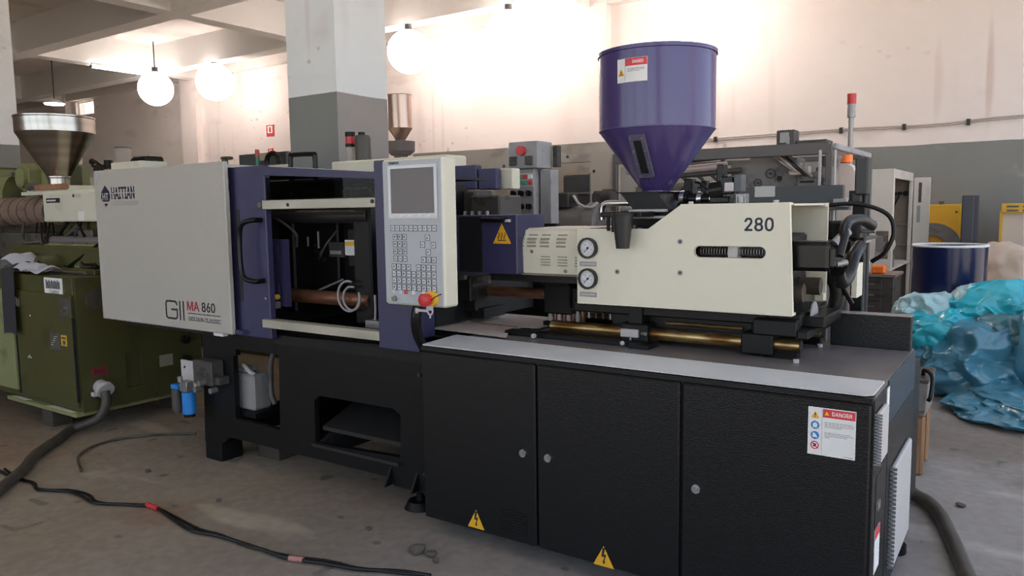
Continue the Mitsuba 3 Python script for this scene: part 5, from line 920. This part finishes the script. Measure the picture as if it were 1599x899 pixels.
# drum
t = thing('blue_drum', 'large open dark blue drum with pale rim behind the plastic bags', 'drum')
dc_ = (-.583, 7.2, 0)
add(t, 'shell', lathe([(0, .14), (.262, .14), (.268, .15), (.272, 1.035), (.262, 1.035), (.258, .16), (0, .155)], dc_, 64), DRUM, 30)
add(t, 'rim', lathe([(.258, 1.035), (.276, 1.033), (.279, 1.045), (.270, 1.052), (.256, 1.048), (.258, 1.035)], dc_, 64), WHITE, 30)
pal = thing('pallet', 'wooden pallet under the blue drum', 'pallet')
for k in range(6): add(pal, 'board', box(-.98 + .135 * k, -.87 + .135 * k, 6.85, 7.6, .11, .135), WOOD)
for y in (6.87, 7.2, 7.52): add(pal, 'bearer', box(-.98, -.19, y, y + .08, 0, .11), WOOD)

# crumpled things: blobs with folds
def blob(c, s, seed, fold=.32, sub=5, rot=0.0, flat=0.0):
    m = trimesh.creation.icosphere(sub, 1.0); v = m.vertices.copy(); n = v.copy()
    q = v * 1.5 + seed * 3.7
    w = np.stack([meshkit.fbm(q * 1.3 + 11 * k, 2, seed + k) for k in range(3)], -1) - .5
    q2 = v * 1.0 + .8 * w + seed * 5.3
    ridge = lambda z, k: 1 - np.abs(meshkit.noise(z, seed + k) * 2 - 1) * 2
    r_ = 1 + fold * (.55 * ridge(q2 * 1.3, 0) + .30 * ridge(q2 * np.array([3.0, 3.0, 1.4]) + 5, 2) + .05 * ridge(q2 * np.array([7., 7., 4.]) + 9, 4)) - fold * .2
    v = n * r_[:, None] * np.array(s)
    a = rot; v[:, :2] = v[:, :2] @ np.array([[math.cos(a), math.sin(a)], [-math.sin(a), math.cos(a)]])
    v += np.array(c); v[:, 2] = np.where(v[:, 2] < .004, .004 + .01 * np.abs(n[:, 2]), v[:, 2])
    m.vertices = v; return m
sacks = [((-.16, 8.75, .52), (.42, .35, .48), 3), ((.28, 8.55, .30), (.45, .4, .5), 5), ((-.30, 8.35, .33), (.30, .28, .27), 8), ((.10, 8.2, .25), (.35, .25, .22), 9)]
for k, (c, s, sd) in enumerate(sacks):
    single('cloth_sack', blob(c, s, sd, .22, 4), TAN, ('tall tan sack right behind the blue drum', 'tan sack at the right edge behind the blue bags', 'low tan sack touching the blue drum', 'flattened tan sack in front of the taller sacks')[k], 'sack', True)
bags = [((.02, 5.85, .07), (.42, .40, .10), 21, BAG1, 'flat pale blue plastic bag spread on the floor at the right'),
        ((-.28, 6.35, .24), (.40, .34, .26), 22, BAG1, 'blue plastic bag at the front of the heap, nearest the machine'),
        ((-.66, 6.75, .53), (.22, .20, .16), 23, BAG4, 'pale turquoise plastic bag on top of the heap left of the drum'),
        ((-.52, 6.55, .40), (.30, .24, .17), 24, BAG2, 'turquoise plastic bag lying over the left of the heap'),
        ((-.38, 6.80, .56), (.16, .18, .17), 25, BAG4, 'shiny whitish-turquoise plastic bag in front of the drum'),
        ((-.13, 6.75, .55), (.36, .28, .22), 26, BAG2, 'bright turquoise plastic bag topping the heap'),
        ((-.05, 6.45, .38), (.36, .26, .20), 27, BAG3, 'dark teal plastic bag in the middle of the heap'),
        ((.22, 6.15, .36), (.26, .30, .46), 28, BAG1, 'tall blue plastic bag at the right edge of the frame'),
        ((-.58, 6.5, .20), (.22, .22, .22), 29, BAG3, 'teal plastic bag low at the left end of the heap'),
        ((.16, 6.9, .62), (.13, .12, .42), 30, BAG4, 'whitish upright plastic bundle at the right edge')]
for c, s, sd, m_, lb in bags: single('plastic_bag', blob(c, s, sd, .40), m_, lb, 'plastic bag', 32)
# crate and block beside the cabinet
t = thing('grey_battery_box', 'grey box with a cable on the wooden block at the right of the machine', 'box')
add(t, 'body', box(-.56, -.418, 4.28, 4.62, .338, .49, .006), GREY); add(t, 'slot', box(-.50, -.46, 4.275, 4.28, .38, .46), INNER); add(t, 'lid', box(-.565, -.413, 4.275, 4.625, .485, .505, .004), GREYD)
add(t, 'cable', tube([(-.45, 4.4, .505), (-.44, 4.35, .54), (-.40, 4.3, .52), (-.40, 4.27, .43), (-.41, 4.27, .40)], .010, 8), RUBBER, 40)
t = thing('wooden_stool', 'brown wooden block under the grey box', 'stool')
add(t, 'top', box(-.58, -.425, 4.29, 4.62, .31, .336, .004), LOCKIN); add(t, 'side', box(-.50, -.425, 4.30, 4.34, .0, .31, .012), WOOD); add(t, 'side', box(-.50, -.43, 4.56, 4.60, .0, .31, .012), WOOD); add(t, 'back', box(-.57, -.50, 4.31, 4.59, .0, .31), WOODD)
